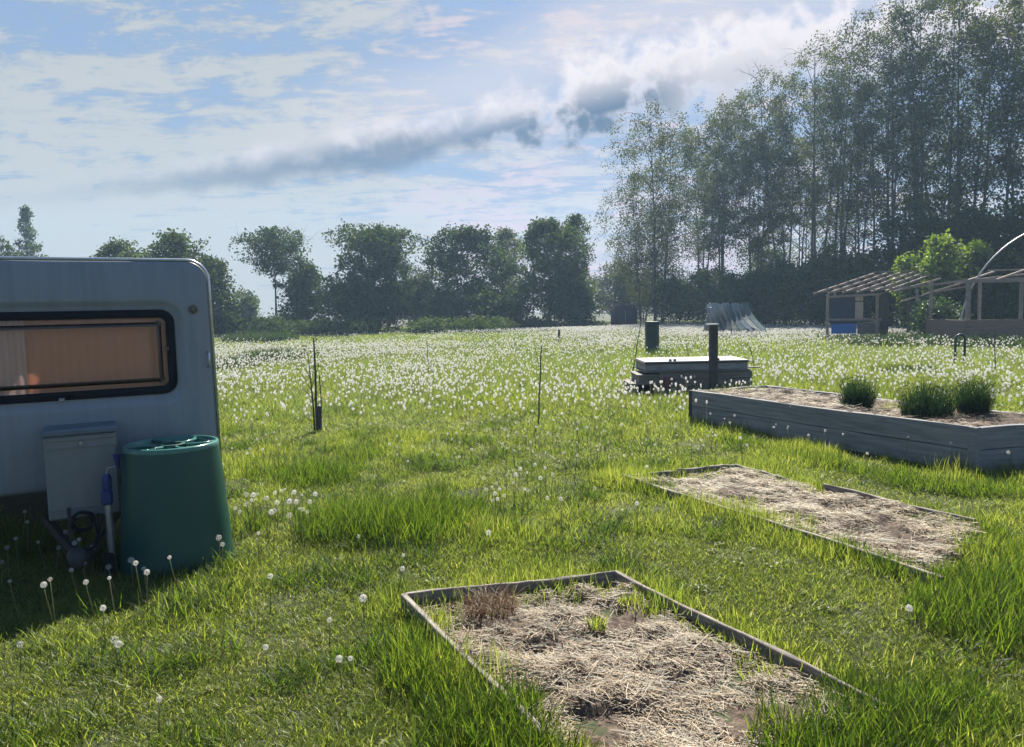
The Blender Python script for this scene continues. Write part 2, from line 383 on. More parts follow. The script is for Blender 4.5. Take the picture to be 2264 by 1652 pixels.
# ------------------------------------------------------------------ tussocks (things)
def tussock(p, rad, h, n, label, mat=None, name='grass_tussock', cat='grass tuft', bend=.9, w=.006, group=None):
    me = blades(n, rad, h*.45, h, w, bend, mat or M['tussock'], .5, 4, name)
    o = link(name, me, [], None, (p[0], p[1], float(gz(p[0], p[1])) if p[2] == 0 else p[2]), 0)
    return tag(o, label, cat, group)
TUS = [ # V px of the base, radius, height, blades, label
 (790, 1165, .46, .44, 1500, 'broad dark tuft of long grass beside the dandelions right of the green butt'),
 (905, 1170, .44, .40, 1300, 'dark long grass clump in the middle of the lawn, right neighbour of the broad tuft'),
 (985, 1135, .36, .32, 800, 'feathery grass clump at the right end of the long grass in mid lawn'),
 (700, 1060, .42, .38, 1000, 'rough grass clump growing in front of the staked sapling'),
 (800, 1010, .30, .26, 420, 'loose grass clump to the right of the staked sapling'),
 (600, 1050, .28, .24, 420, 'grass clump left of the sapling, behind the green butt'),
 (930, 1480, .20, .30, 520, 'long dark grass leaning over the left board of the front bed'),
 (985, 1540, .16, .26, 360, 'grass clump against the outer left board of the front bed, near its middle'),
 (880, 1420, .18, .24, 360, 'grass clump just left of the far left corner of the front bed'),
 (1100, 1620, .22, .30, 620, 'tall vivid grass tuft covering the near left board of the front bed'),
 (1010, 1640, .20, .24, 420, 'grass tuft at the bottom of the picture left of the vivid one'),
 (770, 1455, .12, .15, 240, 'small dark grass clump beside two dandelion heads in the left lawn'),
 (650, 1475, .10, .12, 160, 'small grass clump in the left lawn under a lone dandelion head'),
 (1770, 1655, .20, .30, 420, 'arching grass tuft growing in the near end of the straw of the front bed'),
 (1890, 1660, .20, .32, 460, 'arching pale grass tuft at the right board of the front bed'),
 (2020, 1600, .24, .28, 560, 'upright bright grass tuft right of the front bed near its corner'),
 (2120, 1560, .20, .24, 380, 'bright grass tuft in the right foreground lawn'),
 (2190, 1370, .40, .36, 1100, 'big dark grass clump at the right edge in front of the middle bed'),
 (2250, 1300, .30, .32, 600, 'shaggy grass clump at the right edge behind the big dark one'),
 (2225, 1230, .30, .26, 460, 'grass clump at the near right corner of the middle bed'),
 (1870, 1225, .16, .20, 320, 'dark grass clump against the left board of the middle bed, near its middle'),
 (1960, 1260, .16, .20, 320, 'grass clump at the near end of the left board of the middle bed'),
 (1455, 1085, .20, .22, 420, 'dark grass clump hiding the far left corner of the middle bed'),
 (1540, 1115, .16, .18, 260, 'grass clump on the left board of the middle bed next to its far corner'),
 (1600, 975, .16, .20, 220, 'grass clump in the shade at the far end of the tall raised bed'),
 (1740, 1010, .20, .20, 260, 'grass fringe along the foot of the tall raised bed, left half'),
 (1900, 1045, .20, .22, 260, 'grass fringe along the foot of the tall raised bed, right half'),
 (2060, 1075, .20, .24, 260, 'tall grass stems at the foot of the tall raised bed near its corner'),
 (2210, 1085, .20, .24, 240, 'grass clump at the foot of the end board of the tall raised bed'),
 (55, 1215, .24, .26, 300, 'shaded grass clump with dry stems in front of the caravan at the left edge'),
 (230, 1225, .24, .28, 420, 'shaded grass clump under the caravan drawbar'),
 (60, 1640, .18, .16, 260, 'grass tuft in the bottom left corner of the lawn'),
 (420, 1640, .16, .14, 220, 'grass tuft at the bottom of the lawn below the caravan shadow'),
 (545, 1165, .20, .22, 240, 'grass clump touching the right side of the green butt'),
 (1885, 1560, .15, .24, 560, 'grass clump swallowing the right board of the front bed where it disappears'),
 (1960, 1640, .18, .28, 600, 'tall bright grass clump at the bottom right beyond the hidden end of the front bed'),
 (1830, 1720, .2, .30, 520, 'arching grass blades at the bottom edge inside the right corner of the front bed'),
 (1150, 1575, .10, .24, 360, 'dense upright grass tuft standing on the left board of the front bed'),
 (1200, 1690, .16, .22, 420, 'grass clump at the bottom edge left of the straw'),
 (1470, 1730, .12, .16, 120, 'sparse grass blades in the straw at the bottom edge'),
 (2110, 1285, .18, .22, 420, 'grass clump hiding the near left corner of the middle bed'),
 (2180, 1180, .16, .20, 320, 'grass clump hiding the near right end of the middle bed'),
 (2010, 1150, .12, .14, 200, 'short grass clump at the right board of the middle bed'),
 (1700, 1150, .10, .14, 200, 'small grass clump at the left board of the middle bed between two larger ones'),
 (1650, 985, .22, .24, 360, 'shaded grass fringe at the foot of the tall raised bed, far quarter'),
 (1820, 1025, .22, .26, 400, 'shaded grass fringe at the foot of the tall raised bed, in its middle'),
 (1985, 1060, .22, .26, 400, 'shaded grass fringe at the foot of the tall raised bed, near quarter'),
 (2140, 1085, .20, .22, 360, 'shaded grass fringe under the near corner of the tall raised bed'),
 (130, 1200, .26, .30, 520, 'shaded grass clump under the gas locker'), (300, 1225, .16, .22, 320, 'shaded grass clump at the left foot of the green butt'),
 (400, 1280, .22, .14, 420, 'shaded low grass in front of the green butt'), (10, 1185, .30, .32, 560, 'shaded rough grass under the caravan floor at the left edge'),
 (1240, 1205, .16, .16, 180, 'low grass clump behind the far board of the front bed'),
]
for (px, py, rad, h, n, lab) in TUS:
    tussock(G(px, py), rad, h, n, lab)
tussock(G(1085, 1350, .03), .14, .25, 480, 'brown dead grass tuft in the far left part of the front bed', M['dry'], 'dry_grass_tuft', bend=2.2, w=.004)
tussock(G(1320, 1385, .03), .05, .11, 60, 'small green weed growing in the straw of the front bed', M['lawn'], 'weed', 'weed', w=.008)
tussock(G(1390, 1330, .03), .06, .07, 50, 'low green weed near the far right corner of the front bed', M['lawn'], 'weed', 'weed', w=.008)
tussock(G(1640, 1110, .03), .16, .09, 128, 'thin green weed patch in the far half of the middle bed', M['lawn'], 'weed', 'weed', w=.005)
tussock(G(1760, 1150, .03), .18, .10, 150, 'thin green weed patch in the centre of the middle bed', M['lawn'], 'weed', 'weed', w=.005)
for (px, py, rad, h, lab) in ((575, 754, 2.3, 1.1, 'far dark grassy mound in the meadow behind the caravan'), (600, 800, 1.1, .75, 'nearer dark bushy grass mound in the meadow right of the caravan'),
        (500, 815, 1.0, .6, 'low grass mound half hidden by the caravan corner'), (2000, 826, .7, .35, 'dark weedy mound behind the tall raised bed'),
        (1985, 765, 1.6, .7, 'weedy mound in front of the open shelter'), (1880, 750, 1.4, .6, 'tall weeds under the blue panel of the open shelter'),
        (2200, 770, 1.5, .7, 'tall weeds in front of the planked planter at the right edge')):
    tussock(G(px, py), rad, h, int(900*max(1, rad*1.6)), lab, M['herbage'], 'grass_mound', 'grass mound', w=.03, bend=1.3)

# ------------------------------------------------------------------ dandelion clocks
def fib(n):
    i = np.arange(n)+.5; ph = np.arccos(1-2*i/n); th = np.pi*(1+5**.5)*i
    return np.stack([np.cos(th)*np.sin(ph), np.sin(th)*np.sin(ph), np.cos(ph)], -1)
def head_mesh(n, rad, name):
    D = fib(n)[:]; D = D[D[:, 2] > -.93]; n = len(D)
    a = np.cross(D, rng.normal(0, 1, (n, 3))); a /= np.linalg.norm(a, axis=1)[:, None]; b = np.cross(D, a)
    rr = rad*rng.uniform(.9, 1.05, n)[:, None]; sz = rad*.30
    quads = []
    P = D*rr*.93
    V1 = np.stack([P+a*sz+D*rad*.1, P+b*sz*.16, P-a*sz+D*rad*.1, P-b*sz*.16], 1)      # two crossed bristles
    V2 = np.stack([P+b*sz+D*rad*.1, P+a*sz*.16, P-b*sz+D*rad*.1, P-a*sz*.16], 1)
    V3 = np.stack([D*rad*.2+a*rad*.012, D*rad*.2-a*rad*.012, P-a*rad*.012, P+a*rad*.012], 1)
    E = fib(14)*rad*.24; ea = np.cross(fib(14), [.3, .5, .8]); ea /= np.linalg.norm(ea, axis=1)[:, None]; eb = np.cross(fib(14), ea)
    V4 = np.stack([E+ea*rad*.2, E+eb*rad*.2, E-ea*rad*.2, E-eb*rad*.2], 1)
    V = np.concatenate([V1, V2, V3, V4]); k = len(V)
    me = np_mesh(name, V.reshape(-1, 3), np.arange(k*4).reshape(k, 4), mi=[0]*(3*n)+[1]*14)
    me.materials.append(M['pappus']); me.materials.append(M['seed']); return me
HEADS = [head_mesh(n, r_, 'seed_head') for (n, r_) in ((80, .0165), (60, .0150), (34, .0155))]
def stem_mesh(h, lean):
    b = MB(); b.tube([(-lean*h, 0, 0), (-lean*h*.6, 0, h*.4), (-lean*.2*h, 0, h*.75), (0, 0, h)], [.003, .0028, .0024, .002], 5)
    me = b.mesh('stem', True); me.materials.append(M['stem']); return me
STEMS = {}
ndand = [0]; DPTS = []
def dandelion(px, py, h, label, group, size=1.0):
    p = G(px, py, h)
    if p.y < 0 or p.y > 40: return
    hq = round(h*25)/25; k = (hq, int(rng.integers(0, 3)))
    if k not in STEMS: STEMS[k] = stem_mesh(hq, rng.uniform(-.25, .25))
    t = thing('dandelion', label, 'dandelion', (p.x, p.y, h-hq), rng.uniform(0, 6.28), group)
    o = bpy.data.objects.new('seed_head', HEADS[int(rng.integers(0, 3))]); C.objects.link(o); o.parent = t; o.location = (0, 0, hq+.012)
    o.scale = (size*rng.choice([.7, .9, 1.0, 1.1]),)*3; o.rotation_euler = tuple(rng.uniform(-.6, .6, 3))
    o = bpy.data.objects.new('stem', STEMS[k]); C.objects.link(o); o.parent = t
    ndand[0] += 1; DPTS.append((p.x, p.y))
SHADE = [(165, 1205), (185, 1250), (97, 1298), (111, 1286), (175, 1197), (145, 1180), (85, 1203), (158, 1265), (325, 1270), (300, 1250), (290, 1243), (375, 1237),
         (240, 1258), (228, 1350), (15, 1215), (5, 1247), (60, 1158), (190, 1292), (242, 1283), (318, 1262), (35, 1195), (130, 1215), (205, 1215), (55, 1135), (152, 1186), (22, 1290)]
for (a, b) in SHADE: dandelion(a, b, rng.uniform(.16, .26), 'white dandelion clock in the shade in front of the caravan', 'shaded dandelions before the caravan', rng.uniform(.85, 1.15))
CL1 = [(630, 1085), (622, 1088), (545, 1097), (560, 1098), (570, 1096), (556, 1110), (565, 1108), (608, 1093), (650, 1092), (668, 1098), (655, 1113), (640, 1112), (685, 1113),
       (670, 1130), (662, 1128), (680, 1136), (520, 1128), (530, 1135), (545, 1118), (607, 1133), (600, 1136), (640, 1143), (612, 1115), (590, 1105), (697, 1096)]
for (a, b) in CL1: dandelion(a, b, rng.uniform(.2, .3), 'white dandelion clock in the cluster beside the green butt', 'dandelion cluster beside the butt', rng.uniform(.9, 1.25))
CL2 = [(1097, 1072), (1088, 1080), (1105, 1085), (1075, 1086), (1094, 1095), (1100, 1107), (1115, 1100), (1088, 1110), (1160, 1085), (1167, 1088), (1183, 1030), (1150, 1040), (1165, 1048),
       (1120, 1055), (1205, 1037), (1222, 1051), (1140, 1052), (1070, 1060), (1195, 1060), (1210, 1105), (1240, 1107), (1135, 1070)]
for (a, b) in CL2: dandelion(a, b, rng.uniform(.14, .24), 'white dandelion clock in the cluster in the middle of the lawn', 'dandelion cluster in mid lawn', rng.uniform(.9, 1.25))
LONE = [((484, 1193), 'large dandelion clock against the lower right edge of the green butt'), ((492, 1208), 'small dandelion clock just below the large one on the butt edge'),
        ((571, 1183), 'dandelion clock on a tall stem right of the butt base'), ((598, 1279), 'lone dandelion clock in the sunlit lawn right of the shadow edge'),
        ((803, 1328), 'bright dandelion clock nearest the far left corner of the front bed'), ((729, 1376), 'dandelion clock in the lawn above the small dark grass clump'),
        ((588, 1437), 'lone dandelion clock in the middle of the left foreground lawn'), ((775, 1462), 'right one of the pair of dandelion clocks by the small dark clump'),
        ((750, 1463), 'left one of the pair of dandelion clocks by the small dark clump'), ((352, 1553), 'tattered dandelion clock low in the bottom left lawn'),
        ((253, 1420), 'half bare dandelion on a tall pale stem just outside the caravan shadow'), ((262, 1430), 'shorter dandelion stem right beside the half bare one'),
        ((892, 1232), 'upper one of two dandelion clocks behind the front bed'), ((890, 1262), 'lower one of two dandelion clocks behind the front bed'),
        ((793, 1190), 'dandelion clock at the foot of the broad dark tuft'), ((1315, 1083), 'dandelion clock right of the mid lawn cluster'),
        ((1408, 1117), 'dandelion clock at the left of the middle bed'), ((1380, 1010), 'dandelion clock behind the far corner of the middle bed'),
        ((1080, 1182), 'dandelion clock in the lawn behind the front bed, mid picture'), ((45, 1430), 'dandelion clock at the left edge on the shadow border'),
        ((1430, 1035), 'dandelion clock over the far board of the middle bed'), ((2010, 1350), 'small dandelion clock in the lawn in front of the middle bed')]
for ((a, b), lab) in LONE: dandelion(a, b, .13 if b > 1300 else .2, lab, None, rng.uniform(.95, 1.2))
# the next nearest ones one by one, the rest of the field as stuff
def dens(x, y):
    """how thick the seed heads stand in the meadow"""
    d = .25+1.1*vnoise(x, y, 2.0, 21)**2
    d *= np.clip((y-6.5)/3, 0, 1)*(1+1.2*np.exp(-((y-14)/5)**2))
    px = CX+x/y*F
    d *= 1+2.2*np.exp(-((y-25)/7)**2)*np.clip((1150-px)/300, 0, 1)          # white drift left of centre
    d *= 1+2.2*np.clip((y-24)/12, 0, 1)*np.clip((px-1080)/250, 0, 1)         # white far end on the right
    d *= 1-.75*np.clip((y-34)/6, 0, 1)*np.clip((1150-px)/250, 0, 1)
    return d
x, y = wedge(6.5, 62, 55.0, 2); keep = rng.uniform(0, 1, len(x)) < np.clip(dens(x, y)/3.2, 0, 1)
keep &= ~(quad_in(RB, x, y, .05) | quad_in(MBED, x, y) | quad_in(CARF, x, y, .1)); x, y = x[keep], y[keep]
# mask: behind the caravan there is no need
px = CX+x/y*F
o_ = np.argsort(y); x, y, px = x[o_], y[o_], px[o_]
nn = 300-ndand[0]; vis = np.where((px > 440) & (px < 2250))[0][:nn]; near = np.zeros(len(x), bool); near[vis] = True
for i in np.where(near)[0]:
    h = rng.uniform(.16, .30); hq = round(h*25)/25; k = (hq, 0)
    if k not in STEMS: STEMS[k] = stem_mesh(hq, rng.uniform(-.25, .25))
    side = px[i]
    lab, grp = (('white dandelion clock in the near meadow between caravan and staked sapling', 'near meadow dandelions by the sapling') if side < 900 else
           ('white dandelion clock in the near meadow around the thin garden canes', 'near meadow dandelions by the canes') if side < 1330 else
           ('white dandelion clock in the near meadow around the tall raised bed', 'near meadow dandelions by the raised bed'))
    t = thing('dandelion', lab, 'dandelion', (x[i], y[i], float(gz(x[i], y[i]))), rng.uniform(0, 6.28), grp)
    o = bpy.data.objects.new('seed_head', HEADS[int(rng.integers(1, 3))]); C.objects.link(o); o.parent = t; o.location = (0, 0, hq+.012); o.scale = (rng.uniform(.6, 1.1),)*3
    o = bpy.data.objects.new('stem', STEMS[k]); C.objects.link(o); o.parent = t
x, y = x[~near], y[~near]; n = len(x)
def far_head(name):
    D = fib(22); nD = len(D); a = np.cross(D, [.31, .52, .79]); a /= np.linalg.norm(a, axis=1)[:, None]; b = np.cross(D, a)
    P = D*.017; s_ = .009
    V = np.stack([P+a*s_, P+b*s_, P-a*s_, P-b*s_], 1)+np.array([0, 0, .25])
    S = np.array([[[-.002, 0, 0], [.002, 0, 0], [.002, 0, .235], [-.002, 0, .235]], [[0, -.002, 0], [0, .002, 0], [0, .002, .235], [0, -.002, .235]]])
    V = np.concatenate([V, S]); k = len(V)
    me = np_mesh(name, V.reshape(-1, 3), np.arange(k*4).reshape(k, 4), mi=[0]*nD+[1]*2); me.materials.append(M['pappus']); me.materials.append(M['stem']); return me
s = rng.uniform(.5, 1.1, n)*np.clip(.9+y/60, 1, 1.5); s = np.stack([s, s, rng.uniform(.9, 1.5, n)], -1)
scatter('far_dandelions', np.stack([x, y, gz(x, y)], -1), s, rng.uniform(0, 6.3, n), np.zeros(n), source('far heads', [far_head('far head')]), 'drifts of white dandelion clocks across the far meadow')
print('dandelions', ndand[0], len(vis), n)

# ------------------------------------------------------------------ low garden beds with straw
def straw_stuff(name, P, n, z, label, seed, big=1.0):
    r = np.random.default_rng(seed); q = [np.array(p) for p in P]
    a, b = r.uniform(.02, .98, n), r.uniform(.02, .98, n)
    pos = (q[0]*(1-a)[:, None]+q[1]*a[:, None])*(1-b)[:, None]+(q[3]*(1-a)[:, None]+q[2]*a[:, None])*b[:, None]
    ln = r.gamma(2.4, .024, n)*big+.015; ln *= 1+.7*b**2*(big < 1.1); w = r.uniform(.0007, .0019, n)*big*(1+.5*b**2*(big < 1.1)); az = r.uniform(0, 2*np.pi, n); az = np.where(r.uniform(0, 1, n) < .5, r.normal(2.6, .6, n), az)
    el = r.normal(0, .18, n); hump = .05*(vnoise(pos[:, 0], pos[:, 1], .12, 39)-.5)+.07*(vnoise(pos[:, 0], pos[:, 1], .25, 31)+.5*vnoise(pos[:, 0], pos[:, 1], .08, 33)-.7)+.008; thin = vnoise(pos[:, 0], pos[:, 1], .17, 37)
    zz = z+hump+r.uniform(0, .022, n)-np.where(thin < .27, .05, 0)
    d = np.stack([np.cos(az)*np.cos(el), np.sin(az)*np.cos(el), np.sin(el)], -1); s_ = np.stack([-np.sin(az), np.cos(az), np.zeros(n)], -1)
    up = np.cross(d, s_)
    c = np.stack([pos[:, 0], pos[:, 1], zz], -1)
    mid = c+up*(r.normal(0, .06, n)*ln)[:, None]+s_*(r.normal(0, .10, n)*ln)[:, None]
    A = c-d*ln[:, None]/2; B = c+d*ln[:, None]/2; sw = s_*w[:, None]; uw = up*w[:, None]*.8
    ring = lambda p: np.stack([p+sw, p+uw, p-sw], 1)
    V = np.concatenate([ring(A), ring(mid), ring(B)], 1)
    T = np.array([[0, 1, 4, 3], [1, 2, 5, 4], [3, 4, 7, 6], [4, 5, 8, 7]])
    Fq = (np.arange(n)[:, None, None]*9+T[None]).reshape(-1, 4)
    me = np_mesh(name, V.reshape(-1, 3), Fq); me.materials.append(M['straw'])
    return tag(link(name, me, []), label, kind='stuff')
def soil_sheet(name, P, z, label, amp=.07, parent=None, m=40, mat=None):
    q = [np.array(p) for p in P]; a, b = np.meshgrid(np.linspace(0, 1, m), np.linspace(0, 1, m))
    pos = ((q[0]*(1-a)[..., None]+q[1]*a[..., None])*(1-b)[..., None]+(q[3]*(1-a)[..., None]+q[2]*a[..., None])*b[..., None])
    o0 = parent.location if parent is not None else Vector((0, 0, 0)); wx, wy = pos[..., 0]+o0.x, pos[..., 1]+o0.y
    zz = z+amp*(vnoise(wx, wy, .25, 31)+.5*vnoise(wx, wy, .08, 33)-.7)+.05*(vnoise(wx, wy, .12, 39)-.5)+.016*(vnoise(wx, wy, .03, 35)-.5)+.008*(vnoise(wx, wy, .012, 36)-.5)
    V = np.concatenate([pos, zz[..., None]], -1).reshape(-1, 3); i = np.arange(m*m).reshape(m, m)
    Fq = np.stack([i[:-1, :-1], i[:-1, 1:], i[1:, 1:], i[1:, :-1]], -1).reshape(-1, 4)
    return link(name, np_mesh(name, V, Fq, smooth=True), mat or M['soil'], parent)
def board(P, Q, h, th, z0, tiltz=(0, 0), name='board', mat=None, parent=None, label=None):
    """a weathered plank from P to Q, its own mesh, slightly bowed, with local x along it"""
    P, Q = Vector((*P[:2], 0)), Vector((*Q[:2], 0)); d = Q-P; Ln = d.length; n = 14
    me = MB(); vs = []
    for i in range(n+1):
        t = i/n; x_ = -Ln/2+Ln*t; zz = z0+tiltz[0]*(1-t)+tiltz[1]*t+.006*math.sin(7*t+Ln*5); yy = .008*math.sin(4*t+Ln*3)
        e = .004
        j1, j2 = random.uniform(-.004, .004), random.uniform(-.004, .004)
        for (a, b) in ((-th/2, 0), (th/2, 0), (th/2, h-e+j1), (th/2-e, h+j1), (-th/2+e, h+j2), (-th/2, h-e+j2)):
            vs.append((x_, yy+a, zz+b))
    fs = []
    for i in range(n):
        for k in range(6):
            k2 = (k+1) % 6; fs.append((i*6+k, (i+1)*6+k, (i+1)*6+k2, i*6+k2))
    fs.append(tuple(range(6))); fs.append(tuple(n*6+k for k in range(5, -1, -1)))
    me.add(vs, fs)
    o = me.build(name, mat or M['board'], parent)
    c = (P+Q)/2
    if parent is not None: c = c-parent.location
    o.location = (c.x, c.y, 0); o.rotation_euler = (0, 0, math.atan2(d.y, d.x))
    if label: o['label'] = label
    return o
def lerp(a, b, t): return (a[0]*(1-t)+b[0]*t, a[1]*(1-t)+b[1]*t)
fb = thing('garden_bed', 'low board edged bed full of straw in the front foreground', 'garden bed', (*lerp(FB[0], FB[2], .5), 0))
board(FB[0], FB[1], .12, .022, -.04, parent=fb); board(FB[1], lerp(FB[1], FB[2], .56), .12, .022, -.04, (.0, -.012), parent=fb)
board(FB[0], lerp(FB[0], FB[3], .5), .11, .03, -.045, (.005, -.02), parent=fb); board(FB[3], FB[2], .10, .035, -.04, parent=fb)
loc2 = lambda P, o: [(p[0]-o.location.x, p[1]-o.location.y) for p in P]
soil_sheet('soil', loc2(FB, fb), .006, '', .07, fb, 170)
straw_stuff('straw_mulch', FB, 17000, .0, 'loose dry straw spread over the front bed', 41)
mbd = thing('garden_bed', 'long low board edged bed with thin straw in the middle of the lawn', 'garden bed', (*lerp(MBED[0], MBED[2], .5), 0))
board(lerp(MBED[0], MBED[1], .48), MBED[1], .11, .028, -.04, parent=mbd); board(MBED[0], MBED[3], .10, .03, -.045, (0.01, -.0), parent=mbd)
board(MBED[0], lerp(MBED[0], MBED[1], .47), .09, .028, -.04, parent=mbd)
board(MBED[1], lerp(MBED[1], MBED[2], .36), .11, .028, -.04, (.005, -.03), parent=mbd, label='far right board sinking into the grass')
board(lerp(MBED[1], MBED[2], .44), lerp(MBED[1], MBED[2], .98), .11, .028, -.04, (.01, .0), parent=mbd)
soil_sheet('soil', loc2(MBED, mbd), .005, '', .07, mbd, 150)
straw_stuff('straw_mulch', MBED, 11000, .005, 'pale straw scattered over the middle bed', 43, 1.25)

def leaves_mesh(P, size, name, aspect=.6, r=None):
    r = r or rng; n = len(P); d = r.normal(0, 1, (n, 3)); d /= np.linalg.norm(d, axis=1)[:, None]
    a = np.cross(d, r.normal(0, 1, (n, 3))); a /= np.linalg.norm(a, axis=1)[:, None]
    s = size*r.uniform(.6, 1.35, n)[:, None]
    nn = np.cross(d, a)
    V = np.stack([P-d*s*.5, P+a*s*aspect*.5+nn*s*.08, P+d*s*.5, P-a*s*aspect*.5+nn*s*.08], 1)
    return np_mesh(name, V.reshape(-1, 3), np.arange(n*4).reshape(n, 4))

# ------------------------------------------------------------------ tall raised bed
rb = thing('raised_bed', 'tall raised bed of grey sleepers holding three herb clumps', 'raised bed', (*lerp(RB[0], RB[2], .5), 0))
hz = .445
for (a, b) in ((0, 1), (1, 2), (2, 3), (3, 0)):
    board(RB[a], RB[b], .212, .06, -.0, parent=rb, mat=M['timber'], name='lower_sleeper')
    board(RB[a], RB[b], .213, .06, .222, parent=rb, mat=M['timber'], name='upper_sleeper')
for i in range(4):
    p = Vector((*RB[i], 0))-rb.location; c = Vector((0, 0, 0)); q = p
    s_ = MB(); s_.box((0, 0, .215), (.075, .075, .45), ch=.004)
    s_.build('corner_post', M['dkwood'] if i != 1 else M['timber'], rb, loc=q, rz=math.atan2(RB[1][1]-RB[0][1], RB[1][0]-RB[0][0]))
soil_sheet('soil', loc2(RB, rb), .40, '', .07, rb, 120)
straw_stuff('dry_plant_litter', RB, 3000, .405, 'dry plant litter lying on the soil of the tall raised bed', 47, 1.2)
def herb(px, py, w, h, label):
    p = G(px, py, .39); t = thing('herb_clump', label, 'herb plant', p, 0, 'herb clumps in the raised bed')
    link('stalks', blades(900, w*.44, h*.55, h*1.12, .006, .55, M['chive'], .42, 4, 'stalks'), [], t)
    n = 700; a_ = rng.uniform(0, 6.283, n); z_ = rng.beta(1.3, 1.9, n)*h*.85; r_ = w*.52*np.sqrt(rng.uniform(.1, 1, n))*(.72+.4*np.sin(np.pi*np.clip(z_/h, 0, 1)))*(1+.18*np.sin(3*a_+px)+.12*np.sin(5*a_+z_*9))
    P = np.stack([r_*np.cos(a_), r_*np.sin(a_), z_+.02], -1)
    link('foliage', leaves_mesh(P, .030, 'foliage', .35), M['chive'], t)
herb(1895, 905, .36, .46, 'dark green herb clump standing farthest left in the tall raised bed')
herb(2050, 922, .56, .48, 'broad dark green herb clump in the middle of the tall raised bed')
herb(2152, 920, .34, .52, 'narrow dark green herb clump at the near right of the tall raised bed')
for (px, py, h, n, lab) in ((1590, 868, .12, 120, 'patch of thin weeds at the far left end of the tall raised bed'), (1660, 866, .16, 80, 'thin weeds in the far part of the tall raised bed'),
                    (1985, 905, .22, 90, 'thin weeds between the left and middle herb clumps'), (2105, 905, .26, 90, 'thin weeds between the middle and right herb clumps')):
    tussock(G(px, py, .40), .2, h, n, lab, M['lawn'], 'weed', 'weed', w=.006)

# ------------------------------------------------------------------ caravan
M['cpaint'] = surf('caravan paint', (.18, .205, .23), (.235, .262, .29), scale=2.0, stretch=(4.5, 1, .4), rough=.4, detail=10, c3=(.20, .22, .235), lo=.25, hi=.8)
M['ctrim'] = surf('aluminium trim', (.62, .64, .66), (.5, .52, .54), scale=12, rough=.3, metal=.9)
M['rubber'] = flat('window rubber', (.006, .008, .013), .8, spec=.2)
M['locker'] = surf('locker paint', (.21, .215, .205), (.17, .18, .18), scale=2.5, stretch=(3, 1, .6), rough=.55, detail=8)
M['lockertop'] = surf('locker lid edge', (.09, .12, .15), (.13, .16, .19), scale=5, rough=.5)
M['iron'] = surf('dark drawbar steel', (.008, .009, .012), (.02, .02, .024), scale=12, rough=.6)
M['blue'] = flat('blue enamel', (.012, .03, .16), .45)
M['steel'] = surf('galvanised tube', (.28, .29, .30), (.4, .41, .42), scale=12, rough=.45, metal=.6)
def glassmat():
    m, nt, out = nmat('brown tinted pane')
    t = nd(nt, 'ShaderNodeBsdfTransparent'); t.inputs[0].default_value = (1.0, .91, .86, 1)
    g = nd(nt, 'ShaderNodeBsdfGlossy'); g.inputs[0].default_value = (.9, .85, .8, 1); g.inputs['Roughness'].default_value = .06
    fr = nd(nt, 'ShaderNodeFresnel'); fr.inputs[0].default_value = 1.45
    mx = nd(nt, 'ShaderNodeMixShader'); L(nt, fr.outputs[0], mx.inputs[0]); L(nt, t.outputs[0], mx.inputs[1]); L(nt, g.outputs[0], mx.inputs[2])
    L(nt, mx.outputs[0], out.inputs[0]); return m
M['pane'] = glassmat()
def cloth(name, c, tr):
    return leafmat(name, [c, tuple(q*1.06 for q in c)], trans=.10, tcol=tr, gloss=.0, obj_var=0)
M['curtain'] = cloth('brown curtain', (.80, .60, .51), (1.1, .7, .45)); M['net'] = cloth('white net curtain', (.80, .80, .86), (1.1, 1.1, 1.1))
M['inner'] = flat('caravan lining', (.5, .42, .34), .7)
car = thing('caravan', 'grey white caravan at the left edge with a wide brown tinted window', 'caravan', CAR_O, CAR_R)
ZB, ZT, CRN = .46, 2.06, .15
def rrect(x0, x1, z0, z1, r, n):
    """rounded rectangle as n points, matched by angle about its centre"""
    cx, cz = (x0+x1)/2, (z0+z1)/2; pts = []
    poly = []
    rs = r if isinstance(r, (list, tuple)) else [r]*4         # br, tr, tl, bl
    for (ax, az, a0, rr) in ((x1, z0, -90, rs[0]), (x1, z1, 0, rs[1]), (x0, z1, 90, rs[2]), (x0, z0, 180, rs[3])):
        ox = ax-rr if ax == x1 else ax+rr; oz = az-rr if az == z1 else az+rr
        for k in range(9):
            an = R(a0+90*k/8); poly.append((ox+rr*math.cos(an), oz+rr*math.sin(an)))
    return poly
WX0, WX1, WZ0, WZ1 = -.74, .70, 1.128, 1.668
def car_outline(inset=0.0):
    return rrect(-1+inset, 1-inset, ZB+inset, ZT-inset, [.04, CRN, CRN, .04], 0)
def taper(pts, y):
    return [(x*(1-.018*max(0, z-1.2)), y, z) for (x, z) in pts]
rings = []
win = lambda g, y, r=.07: [(a, y, b) for (a, b) in rrect(WX0-g, WX1+g, WZ0-g, WZ1+g, r+g, 0)]
o_pts = taper(car_outline(.0), .045); o_in = taper(car_outline(.03), .004)
w_out = win(.095, -.030, .05); w_mid = win(.075, -.012, .05); w_in = win(0, -.006)
def mixr(A, B, t, bulge):
    return [tuple(Vector(a)*(1-t)+Vector(b)*t+Vector((0, bulge, 0))) for a, b in zip(A, B)]
rings = [o_pts, taper(car_outline(.012), .016), o_in] + [mixr(o_in, w_out, t, -.012*math.sin(math.pi*t)) for t in (.1, .25, .4, .55, .7, .85, .95)] + [w_out, w_mid, win(.05, -.006), w_in, win(-.004, .03)]
b = MB(); N = 36; vs = [p for r_ in rings for p in r_]; fs = []
for i in range(len(rings)-1):
    for k in range(N):
        k2 = (k+1) % N; fs.append((i*N+k, i*N+k2, (i+1)*N+k2, (i+1)*N+k))
b.add(vs, fs); b.build('front_panel', M['cpaint'], car, smooth=True, sharp=50)
